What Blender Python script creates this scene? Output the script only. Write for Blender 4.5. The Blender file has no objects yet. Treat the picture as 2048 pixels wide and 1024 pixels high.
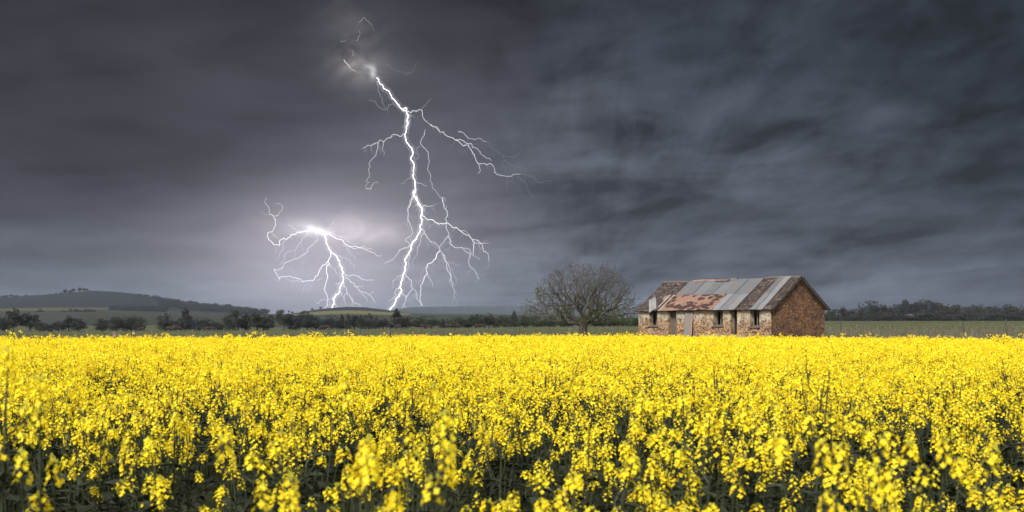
import bpy, math, random
import numpy as np
from mathutils import Vector, Matrix

random.seed(7); rng = np.random.default_rng(7)
sc = bpy.context.scene
COL = sc.collection
EXPO = 1.0
HZ = 650.0; F = 2000.0; EYE = 1.75          # horizon row, focal length in photo pixels, eye height

# ---------------------------------------------------------------- camera
cam_d = bpy.data.cameras.new('camera'); cam = bpy.data.objects.new('camera', cam_d); COL.objects.link(cam)
cam.location = (0, 0, EYE); cam.rotation_euler = (math.radians(90), 0, 0)
cam_d.sensor_width = 36; cam_d.lens = F/2048*36; cam_d.shift_y = (HZ-512)/2048
cam_d.clip_start = 0.05; cam_d.clip_end = 20000
cam_d.dof.use_dof = True; cam_d.dof.focus_distance = 30; cam_d.dof.aperture_fstop = 3.6
sc.camera = cam
sc.render.engine = 'CYCLES'
sc.view_settings.view_transform = 'Standard'; sc.view_settings.look = 'None'
sc.view_settings.exposure = EXPO; sc.view_settings.gamma = 1.0
sc.cycles.use_denoising = True; sc.cycles.volume_bounces = 1
sc.cycles.max_bounces = 8; sc.cycles.sample_clamp_indirect = 8

def lin(c): c = c/255.0; return c/12.92 if c <= 0.04045 else ((c+0.055)/1.055)**2.4
def S(r, g, b, e=0.0): k = 2.0**-e; return (lin(r)*k, lin(g)*k, lin(b)*k, 1.0)   # albedo (e=0) or display colour (e=EXPO)

# ---------------------------------------------------------------- node helper
class NT:
    def __init__(s, tree): s.t = tree; s.n = tree.nodes; s.l = tree.links
    def new(s, typ, **kw):
        nd = s.n.new(typ)
        for k, v in kw.items(): setattr(nd, k, v)
        return nd
    def put(s, sock, v):
        if isinstance(v, bpy.types.NodeSocket): s.l.new(v, sock)
        else: sock.default_value = v
    def m(s, op, a, b=0.0, c=0.0, clamp=False):
        nd = s.new('ShaderNodeMath', operation=op, use_clamp=clamp)
        s.put(nd.inputs[0], a); s.put(nd.inputs[1], b)
        if len(nd.inputs) > 2: s.put(nd.inputs[2], c)
        return nd.outputs[0]
    def mix(s, fac, a, b, bt='MIX'):
        nd = s.new('ShaderNodeMix', data_type='RGBA', blend_type=bt)
        s.put(nd.inputs[0], fac); s.put(nd.inputs[6], a); s.put(nd.inputs[7], b)
        return nd.outputs[2]
    def sep(s, v):
        nd = s.new('ShaderNodeSeparateXYZ'); s.put(nd.inputs[0], v); return nd.outputs
    def comb(s, x=0.0, y=0.0, z=0.0):
        nd = s.new('ShaderNodeCombineXYZ')
        for i, v in enumerate((x, y, z)): s.put(nd.inputs[i], v)
        return nd.outputs[0]
    def noise(s, vec, scale=5, detail=4, rough=0.5, dist=0.0):
        nd = s.new('ShaderNodeTexNoise'); s.put(nd.inputs['Vector'], vec)
        nd.inputs['Scale'].default_value = scale; nd.inputs['Detail'].default_value = detail
        nd.inputs['Roughness'].default_value = rough; nd.inputs['Distortion'].default_value = dist
        return nd.outputs[0]
    def ramp(s, fac, stops, interp='LINEAR'):
        nd = s.new('ShaderNodeValToRGB'); s.put(nd.inputs[0], fac); cr = nd.color_ramp; cr.interpolation = interp
        while len(cr.elements) < len(stops): cr.elements.new(0.5)
        for e, (p, c) in zip(cr.elements, stops):
            e.position = p; e.color = c if len(c) == 4 else (*c, 1)
        return nd.outputs[0]
    def smooth(s, v, a, b):
        nd = s.new('ShaderNodeMapRange', interpolation_type='SMOOTHSTEP'); s.put(nd.inputs[0], v)
        nd.inputs[1].default_value = a; nd.inputs[2].default_value = b
        return nd.outputs[0]
    def scale(s, col, f):
        nd = s.new('ShaderNodeVectorMath', operation='SCALE'); s.put(nd.inputs[0], col); s.put(nd.inputs[3], f)
        return nd.outputs[0]
    def add(s, a, b):
        nd = s.new('ShaderNodeVectorMath', operation='ADD'); s.put(nd.inputs[0], a); s.put(nd.inputs[1], b)
        return nd.outputs[0]

# ---------------------------------------------------------------- sky
SUN_EL, SUN_AZ = math.radians(38), math.radians(203)      # azimuth clockwise from +Y: the light comes from behind and left of the camera
world = bpy.data.worlds.new('World'); sc.world = world; world.use_nodes = True
W = NT(world.node_tree); W.n.clear()
out = W.new('ShaderNodeOutputWorld'); bg = W.new('ShaderNodeBackground'); W.l.new(bg.outputs[0], out.inputs[0])
sky = W.new('ShaderNodeTexSky', sky_type='NISHITA'); sky.sun_disc = False
sky.sun_elevation = SUN_EL; sky.sun_rotation = SUN_AZ; sky.air_density = 1.6; sky.dust_density = 3.0
tc = W.new('ShaderNodeTexCoord').outputs['Generated']
dx, dy, dz = W.sep(tc)
yv = W.m('MAXIMUM', dy, 0.08)
u = W.m('DIVIDE', dx, yv); v = W.m('DIVIDE', dz, yv)
E = EXPO
def px_v(p): return (HZ-p)/F/0.36        # ramp position 0..1 over v 0..0.36
vr = W.m('DIVIDE', v, 0.36, clamp=True)
def prof(rows): return W.ramp(vr, sorted([(px_v(p), S(*c, e=E)) for p, c in rows]), 'EASE')
left = prof([(640, (92, 101, 116)), (560, (92, 100, 114)), (500, (84, 88, 100)), (420, (70, 72, 83)), (330, (61, 62, 72)), (200, (55, 56, 65)), (90, (57, 57, 65)), (0, (52, 53, 61))])
mid = prof([(640, (110, 118, 134)), (560, (112, 118, 133)), (480, (104, 107, 120)), (400, (94, 97, 110)), (300, (77, 80, 92)), (200, (68, 70, 81)), (90, (60, 62, 72)), (0, (52, 55, 64))])
right = prof([(640, (74, 84, 99)), (560, (92, 102, 117)), (500, (76, 84, 97)), (430, (66, 73, 84)), (330, (78, 86, 100)), (250, (64, 72, 85)), (120, (50, 58, 70)), (0, (50, 57, 68))])
far_r = prof([(640, (58, 70, 88)), (540, (70, 80, 96)), (460, (58, 67, 79)), (380, (50, 59, 71)), (300, (50, 58, 70)), (200, (42, 50, 61)), (100, (42, 50, 61)), (0, (40, 48, 59))])
def U(p): return (p-1024)/F
base = W.mix(W.smooth(u, U(150), U(640)), left, mid)
base = W.mix(W.smooth(u, U(880), U(1400)), base, right)
base = W.mix(W.smooth(u, U(1500), U(2050)), base, far_r)
# storm cloud streaks running away towards a point low over the horizon
wn = W.noise(W.comb(u, v, 0.0), 3.0, 3, 0.5)
wob = W.m('MULTIPLY', W.m('SUBTRACT', wn, 0.5), 0.14)
du = W.m('SUBTRACT', u, W.m('ADD', wob, U(1180))); dv = W.m('ADD', v, 0.05)
ang = W.m('ARCTAN2', dv, du)
r = W.m('SQRT', W.m('ADD', W.m('MULTIPLY', du, du), W.m('MULTIPLY', dv, dv)))
streak = W.noise(W.comb(W.m('MULTIPLY', ang, 3.4), W.m('MULTIPLY', r, 7.0), 0.3), 1.6, 6, 0.52, 0.9)
fine = W.noise(W.comb(W.m('MULTIPLY', ang, 10.0), W.m('MULTIPLY', r, 9.0), 3.1), 1.6, 5, 0.55, 0.6)
hor = W.noise(W.comb(W.m('MULTIPLY', u, 3.2), W.m('ADD', W.m('MULTIPLY', v, 19.0), W.m('MULTIPLY', u, -2.0)), 1.7), 1.5, 5, 0.52, 0.6)
blob = W.noise(W.comb(W.m('MULTIPLY', u, 5.0), W.m('MULTIPLY', v, 9.0), 8.2), 1.5, 5, 0.55, 0.8)
dep = W.m('DIVIDE', 1.0, W.m('ADD', v, 0.075))
plx = W.m('MULTIPLY', W.m('SUBTRACT', u, U(1130)), dep)
plane = W.noise(W.comb(W.m('MULTIPLY', plx, 1.15), W.m('MULTIPLY', dep, .62), 2.3), 1.9, 7, 0.56, 0.35)
plane2 = W.noise(W.comb(W.m('MULTIPLY', plx, .55), W.m('MULTIPLY', dep, .40), 7.3), 1.3, 4, 0.5, 0.5)
mott = W.noise(W.comb(W.m('ADD', W.m('MULTIPLY', u, 7.0), W.m('MULTIPLY', v, 5.0)), W.m('ADD', W.m('MULTIPLY', v, 17.0), W.m('MULTIPLY', u, -4.5)), 4.4), 1.2, 6, 0.58, 0.5)
def c0(n, k): return W.m('MULTIPLY', W.m('SUBTRACT', n, 0.5), k)
rightness = W.smooth(u, U(760), U(1300))
lowness = W.smooth(v, 0.22, 0.09)
st = W.m('ADD', W.m('ADD', c0(streak, 1.0), c0(fine, 0.7)), W.m('ADD', c0(plane, 2.6), c0(plane2, 1.6)))
cl_r = W.m('ADD', W.m('MULTIPLY', st, W.m('SUBTRACT', 1.0, W.m('MULTIPLY', lowness, 0.6))), W.m('ADD', W.m('MULTIPLY', c0(hor, 2.2), W.m('ADD', 0.15, lowness)), c0(mott, 2.9)))
cl_l = W.m('ADD', W.m('ADD', c0(blob, 0.7), c0(plane2, 0.7)), W.m('ADD', c0(hor, 0.7), c0(plane, 0.5)))
cl = W.m('ADD', W.m('MULTIPLY', cl_r, rightness), W.m('MULTIPLY', cl_l, W.m('SUBTRACT', 1.0, rightness)))
gain = W.m('MAXIMUM', W.m('ADD', 1.0, cl), 0.42)
lum = W.new('ShaderNodeRGBToBW'); W.l.new(base, lum.inputs[0]); base = W.mix(.22, base, W.comb(lum.outputs[0], lum.outputs[0], lum.outputs[0]))
storm = W.scale(base, W.m('MULTIPLY', gain, W.m('SUBTRACT', .97, W.m('MULTIPLY', W.smooth(u, U(900), U(1500)), .14))))
# clouds lit from inside by the discharges
gn = W.noise(W.comb(W.m('MULTIPLY', u, 16.0), W.m('MULTIPLY', v, 26.0), 5.0), 1.5, 5, 0.6, 0.8)
gmod = W.m('MAXIMUM', 0.05, W.m('ADD', -0.55, W.m('MULTIPLY', gn, 3.1)))
def glow(px, py, sx, sy, col, k, mod=True):
    a = W.m('DIVIDE', W.m('SUBTRACT', u, U(px)), sx/F); b = W.m('DIVIDE', W.m('SUBTRACT', v, (HZ-py)/F), sy/F)
    e = W.m('EXPONENT', W.m('MULTIPLY', W.m('ADD', W.m('MULTIPLY', a, a), W.m('MULTIPLY', b, b)), -1.0))
    f = W.m('MULTIPLY', e, k/2**E)
    if mod: f = W.m('MULTIPLY', f, gmod)
    return W.scale(W.comb(*col), f)
for g in [(635, 505, 200, 125, (1.0, .88, .99), .28, False), (660, 455, 120, 30, (1.0, .84, .88), .16, True), (740, 470, 75, 22, (1.0, .84, .84), .13, True),
          (632, 460, 22, 7, (1, 1, 1), .6, True), (621, 456, 7, 6, (1, 1, 1), .25, False), (612, 458, 46, 16, (1, .97, 1), .16, True), (648, 467, 14, 5, (1, 1, 1), .4, False),
          (800, 520, 170, 150, (.95, .92, 1.0), .045, False), (820, 300, 130, 170, (.95, .92, 1.0), .03, False),
          (735, 138, 30, 24, (1, .90, .90), .08, True), (746, 145, 6, 11, (.93, .98, 1), .5, True), (737, 133, 10, 5, (.93, .98, 1), .35, True), (720, 140, 60, 38, (1, .9, .86), .09, True),
          (700, 60, 70, 60, (1, .9, .92), .05, True), (700, 130, 26, 18, (1, .9, .8), .09, True), (450, 540, 330, 90, (.95, .92, 1.0), .035, False)]:
    storm = W.add(storm, glow(*g))
overcast = W.add(W.scale(sky.outputs[0], 0.05), W.scale(W.comb(.95, .98, 1.05), W.m('ADD', 0.26, c0(W.noise(tc, 2.5, 5), 0.25))))
wall_ = W.m('MULTIPLY', W.smooth(dy, 0.10, 0.45), W.smooth(dz, 0.75, 0.40))
final = W.mix(wall_, overcast, storm)
W.l.new(final, bg.inputs[0]); bg.inputs[1].default_value = 1.0

# ---------------------------------------------------------------- sun behind thin cloud
sd = bpy.data.lights.new('sun', 'SUN'); sd.energy = 2.9; sd.angle = math.radians(14); sd.color = (1.0, .96, .90)
so = bpy.data.objects.new('sun', sd); COL.objects.link(so)
ldir = Vector((math.sin(SUN_AZ)*math.cos(SUN_EL), math.cos(SUN_AZ)*math.cos(SUN_EL), math.sin(SUN_EL)))
so.rotation_euler = ldir.to_track_quat('Z', 'Y').to_euler(); so.location = (0, -20, 40)

# ================================================================ helpers
def tag(o, label=None, cat=None, group=None, kind=None):
    if label: o['label'] = label
    if cat: o['category'] = cat
    if group: o['group'] = group
    if kind: o['kind'] = kind
    return o
def empty(name, loc, rz=0.0):
    o = bpy.data.objects.new(name, None); COL.objects.link(o); o.location = loc; o.rotation_euler = (0, 0, rz); o.empty_display_size = .3
    return o
class MB:
    def __init__(s): s.v = []; s.f = []; s.mi = []; s.n = 0; s.rac = []
    def raw(s, verts, faces, mi=0):
        verts = np.asarray(verts, float); s.v.append(verts)
        b = s.n; s.f.extend([tuple(i+b for i in f) for f in faces]); s.mi.extend([mi]*len(faces)); s.n += len(verts)
    def box(s, a, b, mi=0, M=None):
        x0, y0, z0 = a; x1, y1, z1 = b
        vs = [(x0,y0,z0),(x1,y0,z0),(x1,y1,z0),(x0,y1,z0),(x0,y0,z1),(x1,y0,z1),(x1,y1,z1),(x0,y1,z1)]
        if M is not None: vs = [tuple(M @ Vector(q)) for q in vs]
        s.raw(vs, [(0,3,2,1),(4,5,6,7),(0,1,5,4),(1,2,6,5),(2,3,7,6),(3,0,4,7)], mi)
    def tube(s, pts, rad, sides=6, mi=0, cap=True):
        pts = [Vector(p) for p in pts]; n = len(pts)
        if not hasattr(rad, '__len__'): rad = [rad]*n
        vs = []; prev = None
        for i, p in enumerate(pts):
            t = (pts[min(i+1, n-1)]-pts[max(i-1, 0)])
            if t.length < 1e-9: t = Vector((0, 0, 1))
            t.normalize()
            if prev is None:
                a = t.orthogonal().normalized()
            else:
                a = prev - t*prev.dot(t)
                a = a.normalized() if a.length > 1e-6 else t.orthogonal().normalized()
            prev = a; b = t.cross(a)
            for k in range(sides):
                q = 2*math.pi*k/sides; d = a*math.cos(q)+b*math.sin(q); vs.append(p+d*rad[i])
        fs = []
        for i in range(n-1):
            for k in range(sides):
                k2 = (k+1) % sides; fs.append((i*sides+k, i*sides+k2, (i+1)*sides+k2, (i+1)*sides+k))
        if cap: fs.append(tuple(range(sides-1, -1, -1))); fs.append(tuple((n-1)*sides+k for k in range(sides)))
        s.raw([tuple(q) for q in vs], fs, mi)
    def mesh(s, name, mats, smooth=False):
        me = bpy.data.meshes.new(name)
        vs = np.concatenate(s.v) if s.v else np.zeros((0, 3))
        me.from_pydata(vs.tolist(), [], s.f)
        for m_ in (mats if isinstance(mats, (list, tuple)) else [mats]): me.materials.append(m_)
        me.polygons.foreach_set('material_index', s.mi)
        if smooth: me.polygons.foreach_set('use_smooth', [True]*len(s.f))
        me.update(); return me
    def build(s, name, mats, parent=None, smooth=False, loc=(0, 0, 0)):
        o = bpy.data.objects.new(name, s.mesh(name, mats, smooth)); COL.objects.link(o); o.location = loc
        if parent: o.parent = parent
        return o
def mat(name, base, rough=0.9, spec=0.3):
    m_ = bpy.data.materials.new(name); m_.use_nodes = True; t = NT(m_.node_tree)
    p = t.n['Principled BSDF']; p.inputs['Roughness'].default_value = rough; p.inputs['Specular IOR Level'].default_value = spec
    if base is not None: p.inputs['Base Color'].default_value = base
    return m_, t, p
def bump(t, p, h, strength=.5, dist=.02):
    b = t.new('ShaderNodeBump'); b.inputs['Strength'].default_value = strength; b.inputs['Distance'].default_value = dist
    t.put(b.inputs['Height'], h); t.l.new(b.outputs[0], p.inputs['Normal'])
def noisy(name, c1, c2, scale=6, rough=.9, det=5, bs=0.0, bd=.02, coord='Object', stretch=None):
    m_, t, p = mat(name, None, rough)
    co = t.new('ShaderNodeTexCoord').outputs[coord]
    if stretch:
        mp = t.new('ShaderNodeMapping'); t.l.new(co, mp.inputs[0]); mp.inputs['Scale'].default_value = stretch; co = mp.outputs[0]
    n = t.noise(co, scale, det, .6)
    t.l.new(t.ramp(n, [(.3, c1), (.7, c2)]), p.inputs['Base Color'])
    if bs: bump(t, p, n, bs, bd)
    return m_
def leaf_mat(name, c1, c2, transl=.25, rough=.6):
    m_, t, p = mat(name, None, rough, .2)
    oi = t.new('ShaderNodeObjectInfo').outputs['Random']; geo = t.new('ShaderNodeNewGeometry').outputs['Random Per Island']
    f = t.m('ADD', t.m('MULTIPLY', oi, .35), t.m('MULTIPLY', geo, .65))
    c = t.mix(f, c1, c2); t.l.new(c, p.inputs['Base Color'])
    if transl:
        tr = t.new('ShaderNodeBsdfTranslucent'); t.l.new(c, tr.inputs[0]); mx = t.new('ShaderNodeMixShader'); mx.inputs[0].default_value = transl
        t.l.new(p.outputs[0], mx.inputs[1]); t.l.new(tr.outputs[0], mx.inputs[2]); t.l.new(mx.outputs[0], t.n['Material Output'].inputs[0])
    return m_

# ================================================================ terrain
XS = [-700, 0, 100, 200, 300, 400, 480, 540, 600, 650, 700, 780, 870, 1000, 1150, 1300, 1500, 1650, 2100, 2800]
P = {  # rows of the photo that the ground reaches at each depth
 280: [662.6, 662.6, 662.6, 662.4, 662, 661.5, 661, 660.5, 660, 659.5, 659, 658, 657, 655.5, 653.5, 652, 647, 645, 645, 646],
 450: [655, 654.5, 654, 653.5, 653, 654, 655, 656, 656.5, 655, 655, 655, 654.5, 653, 651, 648.5, 643, 640.8, 640.8, 642],
 900: [632, 630, 629, 629, 629.5, 630, 635, 638, 637, 633, 632, 634, 634.5, 634, 638, 645, 646, 646, 646, 648],
 1150: [620, 618.5, 618, 618.5, 622, 626, 629, 630.5, 629, 625.5, 625, 627, 628.5, 629, 636, 644, 647, 648, 648, 650],
}
CX = [-700, -300, 0, 60, 100, 150, 190, 230, 262, 290, 330, 380, 440, 500, 540, 580, 600, 640, 665, 695, 730, 780, 830, 870, 1000, 1100, 1300, 1650, 2800]
CY = [612, 600, 594.5, 591, 588.5, 584, 581.3, 583.5, 586.5, 592, 602, 611, 618, 625, 628, 628, 624.5, 618, 615.5, 613.6, 614.5, 620.5, 626, 627.5, 628, 631, 638, 648, 650]
DS = np.array([-1000, 0, 62, 95, 280, 450, 900, 1150, 1500, 1800, 2300, 4000.])
def zf(x, y):
    x = np.asarray(x, float); y = np.asarray(y, float)
    yy = np.maximum(y, 60.0); px = np.clip(1024 + x/yy*F, -700, 2800)
    zs = [np.zeros_like(px), np.zeros_like(px), np.zeros_like(px), np.interp(px, [1000, 1300, 1560, 1700, 2800], [0, .05, .1, .45, .45])]
    for d in (280, 450, 900, 1150): zs.append(EYE + (HZ-np.interp(px, XS, P[d]))/F*d)
    cr = EYE + (HZ-np.interp(px, CX, CY))/F*1500
    zs += [cr, cr*.72, cr*.3, cr*0]
    Z = np.stack(zs, 0); idx = np.clip(np.searchsorted(DS, y, side='right')-1, 0, len(DS)-2)
    d0 = DS[idx]; d1 = DS[idx+1]; t = np.clip((y-d0)/(d1-d0), 0, 1)
    za = np.take_along_axis(Z, idx[None], 0)[0]; zb = np.take_along_axis(Z, idx[None]+1, 0)[0]
    ts = np.where((d0 == 1500) | (d0 == 62), t*t*(3-2*t), t)
    return za*(1-ts)+zb*ts
def gz(x, y): return float(zf(np.array([x]), np.array([y]))[0])
def at(px, D): x = (px-1024)/F*D; return x, D, gz(x, D)

rows = np.unique(np.concatenate([np.linspace(-120, 0, 6), np.linspace(0, 100, 41), np.linspace(100, 300, 30), np.linspace(300, 1150, 60), np.linspace(1150, 1800, 60), np.linspace(1800, 2850, 16)]))
cols = np.linspace(-1.25, 1.25, 460)
RY, CS = np.meshgrid(rows, cols, indexing='ij'); GX = CS*(np.maximum(RY, 0)+90); GZ = zf(GX.ravel(), RY.ravel()).reshape(RY.shape)
GZ = GZ + np.where(RY > 110, 1, 0)*0.0
nr, nc = RY.shape
idx = np.arange(nr*nc).reshape(nr, nc)
faces = np.stack([idx[:-1, :-1], idx[:-1, 1:], idx[1:, 1:], idx[1:, :-1]], -1).reshape(-1, 4)
gme = bpy.data.meshes.new('ground'); gme.from_pydata(np.stack([GX, RY, GZ], -1).reshape(-1, 3).tolist(), [], faces.tolist())
gme.polygons.foreach_set('use_smooth', [True]*len(faces))
ground = bpy.data.objects.new('ground', gme); COL.objects.link(ground); tag(ground, kind='structure')
gm, t, p = mat('pasture', None, .95, .1)  # land colours kept dark to stand in for cloud shadow over the distance
pos = t.new('ShaderNodeNewGeometry').outputs['Position']; gx, gy, gzz = t.sep(pos)
k = t.m('DIVIDE', gx, t.m('MAXIMUM', gy, 60.0))
n1 = t.noise(pos, .35, 6, .65); n2 = t.noise(pos, 9.0, 4, .7); n3 = t.noise(pos, .02, 3, .5)
grass = t.mix(t.ramp(n1, [(.35, (0, 0, 0)), (.65, (1, 1, 1))]), (.036, .043, .019, 1), (.060, .062, .030, 1))
grass = t.mix(t.m('MULTIPLY', n2, .5), grass, (.085, .078, .045, 1))
soil = t.mix(n2, (.022, .028, .010, 1), (.045, .05, .02, 1))
col = t.mix(t.smooth(t.m('ADD', gy, t.m('MULTIPLY', n1, 6.0)), 62, 68), soil, grass)
def band(d0, d1, k0, k1, c, wob=30):
    yy = t.m('ADD', gy, t.m('MULTIPLY', t.m('SUBTRACT', n3, .5), wob))
    a = t.m('MULTIPLY', t.smooth(yy, d0, d0+4), t.smooth(yy, d1+4, d1)); b = t.m('MULTIPLY', t.smooth(k, k0, k0+.006), t.smooth(k, k1+.006, k1))
    return t.m('MULTIPLY', a, b), c
hill = t.mix(n3, (.009, .011, .011, 1), (.014, .016, .015, 1))
for fac, c in [band(470, 1200, -3, 3, (.023, .026, .017, 1)), band(1180, 2900, -3, 3, (.011, .013, .014, 1)), band(560, 760, -3, -.44, (.028, .030, .028, 1)),
               band(1060, 1165, -3, -.445, (.048, .048, .018, 1)), band(1130, 1175, -.44, -.405, (.045, .045, .018, 1)), band(1030, 1260, -.222, -.105, (.088, .080, .028, 1)),
               band(1180, 1500, -.115, .08, (.045, .038, .032, 1)), band(760, 900, -.06, .3, (.022, .027, .024, 1))]:
    col = t.mix(fac, col, c)
t.l.new(col, p.inputs['Base Color']); bump(t, p, n2, .6, .08)
gme.materials.append(gm)

# far wooded ridge
m = MB(); vs = []; fs = []
RXP = [690, 770, 790, 820, 870, 930, 1000, 1060, 1150, 1250, 1400, 1600, 1900]; RYP = [640, 624, 618, 614.8, 613.3, 612.3, 612.6, 613.2, 616, 621, 634, 645, 652]
pxs = np.arange(690, 1900, 2.0); tops = np.interp(pxs, RXP, RYP)
jag = rng.normal(0, .55, len(pxs)); jag = np.convolve(jag, [.25, .5, .25], 'same')
for i, (q, ty) in enumerate(zip(pxs, tops)):
    for jj, (D, fr) in enumerate([(2150, 0.0), (2300, .5), (2420, .82), (2500, 1.0), (2700, .7)]):
        zt = EYE + (HZ-ty-(jag[i] if fr == 1 else 0))/F*2500
        vs.append(((q-1024)/F*D, D, max(zt*fr, -0.5) + (rng.normal(0, .7) if 0 < fr < 1 else 0)))
for i in range(len(pxs)-1):
    for jj in range(4):
        a = i*5+jj; fs.append((a, a+5, a+6, a+1))
m.raw(vs, fs); ridge = m.build('hills', noisy('wooded_ridge', (.016, .024, .026, 1), (.028, .036, .036, 1), .02), smooth=True); tag(ridge, kind='structure')

# ================================================================ trees
def leaf_cloud(mb, c, rad, n, size, mi=0, flat=1.0, shell=.55):
    d = rng.normal(size=(n, 3)); d /= np.linalg.norm(d, axis=1)[:, None]
    rr = (shell + (1-shell)*rng.random(n)**.6)[:, None]
    q = np.asarray(c) + d*rr*np.asarray(rad)
    a = rng.normal(size=(n, 3)); a /= np.linalg.norm(a, axis=1)[:, None]
    b = np.cross(a, rng.normal(size=(n, 3))); b /= np.linalg.norm(b, axis=1)[:, None]
    s = (size*(.6+.8*rng.random(n)))[:, None]; b[:, 2] *= flat
    V = np.stack([q-a*s, q+b*s*.6, q+a*s, q-b*s*.6], 1).reshape(-1, 3)
    mb.raw(V, [(i*4, i*4+1, i*4+2, i*4+3) for i in range(n)], mi)
def crown_mesh(kind, nleaf=2600, seed=0):
    """unit tree: height 1, width about .9"""
    r_ = random.Random(seed); tr = MB(); cr = MB()
    if kind == 'conifer':
        tr.tube([(0, 0, 0), (0, 0, .95)], [.03, .006], 6)
        nl = 13
        for i in range(nl):
            f = i/(nl-1); z = .06+f*.88; w = (.44*(1-f)**.8+.03)*(.8+.35*r_.random())
            for a in range(5):
                q = r_.random()*6.28; leaf_cloud(cr, (math.cos(q)*w*.45, math.sin(q)*w*.45, z+r_.uniform(-.02, .02)), (w*.65, w*.65, .055), nleaf//(nl*5), .024, shell=.2)
    else:
        th = {'tall': .22, 'round': .30, 'bushy': .10, 'wide': .10}[kind]
        tr.tube([(0, 0, 0), (r_.uniform(-.02, .02), 0, th*.6), (r_.uniform(-.04, .04), 0, th*1.2)], [.035, .028, .024], 7)
        zc, rx, rz = {'tall': (.58, .30, .42), 'round': (.64, .44, .36), 'bushy': (.44, .46, .54), 'wide': (.40, .56, .54)}[kind]
        lobes = []; nlb = {'tall': 22, 'round': 20, 'bushy': 26, 'wide': 32}[kind]
        for i in range(nlb):
            ph = r_.random()*6.28; el = math.asin(r_.uniform(-.85, 1)); rr_ = r_.uniform(.45, .80)
            c = (math.cos(ph)*math.cos(el)*rx*rr_, math.sin(ph)*math.cos(el)*rx*rr_, zc+math.sin(el)*rz*rr_); lr = r_.uniform(.13, .21)*(rx/.46)**.6; lobes.append((c, lr))
            if c[2] > th: tr.tube([(0, 0, th), (c[0]*.5, c[1]*.5, (th+c[2])*.5), c], [.016, .010, .004], 5)
        for c, lr in lobes: leaf_cloud(cr, c, (lr, lr, lr*.85), nleaf//len(lobes), .020, shell=.3)
        for _ in range(26):   # stray sprays that break the outline
            ph = r_.random()*6.28; el = math.asin(r_.uniform(-.5, 1)); c = (math.cos(ph)*math.cos(el)*rx*.98, math.sin(ph)*math.cos(el)*rx*.98, zc+math.sin(el)*rz*.97); leaf_cloud(cr, c, (.05, .05, .045), 22, .018, shell=.1)
    return tr, cr
bark = noisy('bark', (.045, .038, .030, 1), (.11, .095, .075, 1), 8, .95, 5, .6, .03, stretch=(1, 1, .3))
leafA = leaf_mat('foliage_dark', (.013, .016, .012, 1), (.040, .043, .032, 1), 0)
leafB = leaf_mat('foliage_green', (.014, .022, .009, 1), (.036, .048, .020, 1), 0)
leafC = leaf_mat('foliage_bluish', (.011, .014, .015, 1), (.030, .035, .034, 1), 0)
leafD = leaf_mat('foliage_brown', (.020, .016, .014, 1), (.045, .038, .030, 1), 0)
PROTO = {}
for kd in ('conifer', 'tall', 'round', 'bushy', 'wide'):
    for s_ in range(3):
        tr, cr = crown_mesh(kd, 7600 if kd == 'wide' else 6000, s_*7+len(kd))
        zmax = max(np.concatenate(cr.v)[:, 2]); wx = np.concatenate(cr.v); wx = np.percentile(np.hypot(wx[:, 0], wx[:, 1]), 97)*2
        for q_ in tr.v+cr.v: q_[:, 2] /= zmax; q_[:, :2] /= wx
        zmin = min(np.concatenate(cr.v)[:, 2]); keepz = {'tall': .12, 'round': .22, 'bushy': -.02, 'wide': -.02, 'conifer': .02}[kd]
        for q_ in cr.v: q_[:, 2] = keepz+(q_[:, 2]-zmin)*(1-keepz)/(1-zmin)
        PROTO[kd, s_] = (tr, cr)
MESHC = {}
def tree_mesh(kd, s_, mt):
    key = (kd, s_, mt.name)
    if key not in MESHC:
        tr, cr = PROTO[kd, s_]; MESHC[key] = (tr.mesh('trunk', bark, True), cr.mesh('crown', mt))
    return MESHC[key]
def small_mesh(kd, s_, mt):
    key = ('s', kd, s_, mt.name)
    if key not in MESHC:
        tr, cr = PROTO[kd, s_]; q = MB(); q.v = tr.v + cr.v; q.n = tr.n+cr.n
        q.f = tr.f + [tuple(i+tr.n for i in f) for f in cr.f]; q.mi = [0]*len(tr.f)+[1]*len(cr.f)
        MESHC[key] = q.mesh('distant_tree', [bark, mt])
    return MESHC[key]
def put_tree(px, top, w, D, kd, mt, label, group=None, cat='tree', name='tree', small=False, sink=0.0, basez=None):
    x, y, z = at(px, D)
    if basez is not None: z = basez
    H = EYE + (HZ-top)/F*D - z + sink; wid = w/F*D
    s_ = random.randrange(3); sx = wid*1.08; rz = random.random()*6.28
    if small:
        o = bpy.data.objects.new(name, small_mesh(kd, s_, mt)); COL.objects.link(o); o.location = (x, y, z-sink)
    else:
        o = empty(name, (x, y, z-sink))
        a, b = tree_mesh(kd, s_, mt)
        for nm, me in (('trunk', a), ('crown', b)):
            c = bpy.data.objects.new(nm, me); COL.objects.link(c); c.parent = o
    o.rotation_euler = (0, 0, rz); o.scale = (sx, sx, H); tag(o, label, cat, group)
    return o

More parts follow.
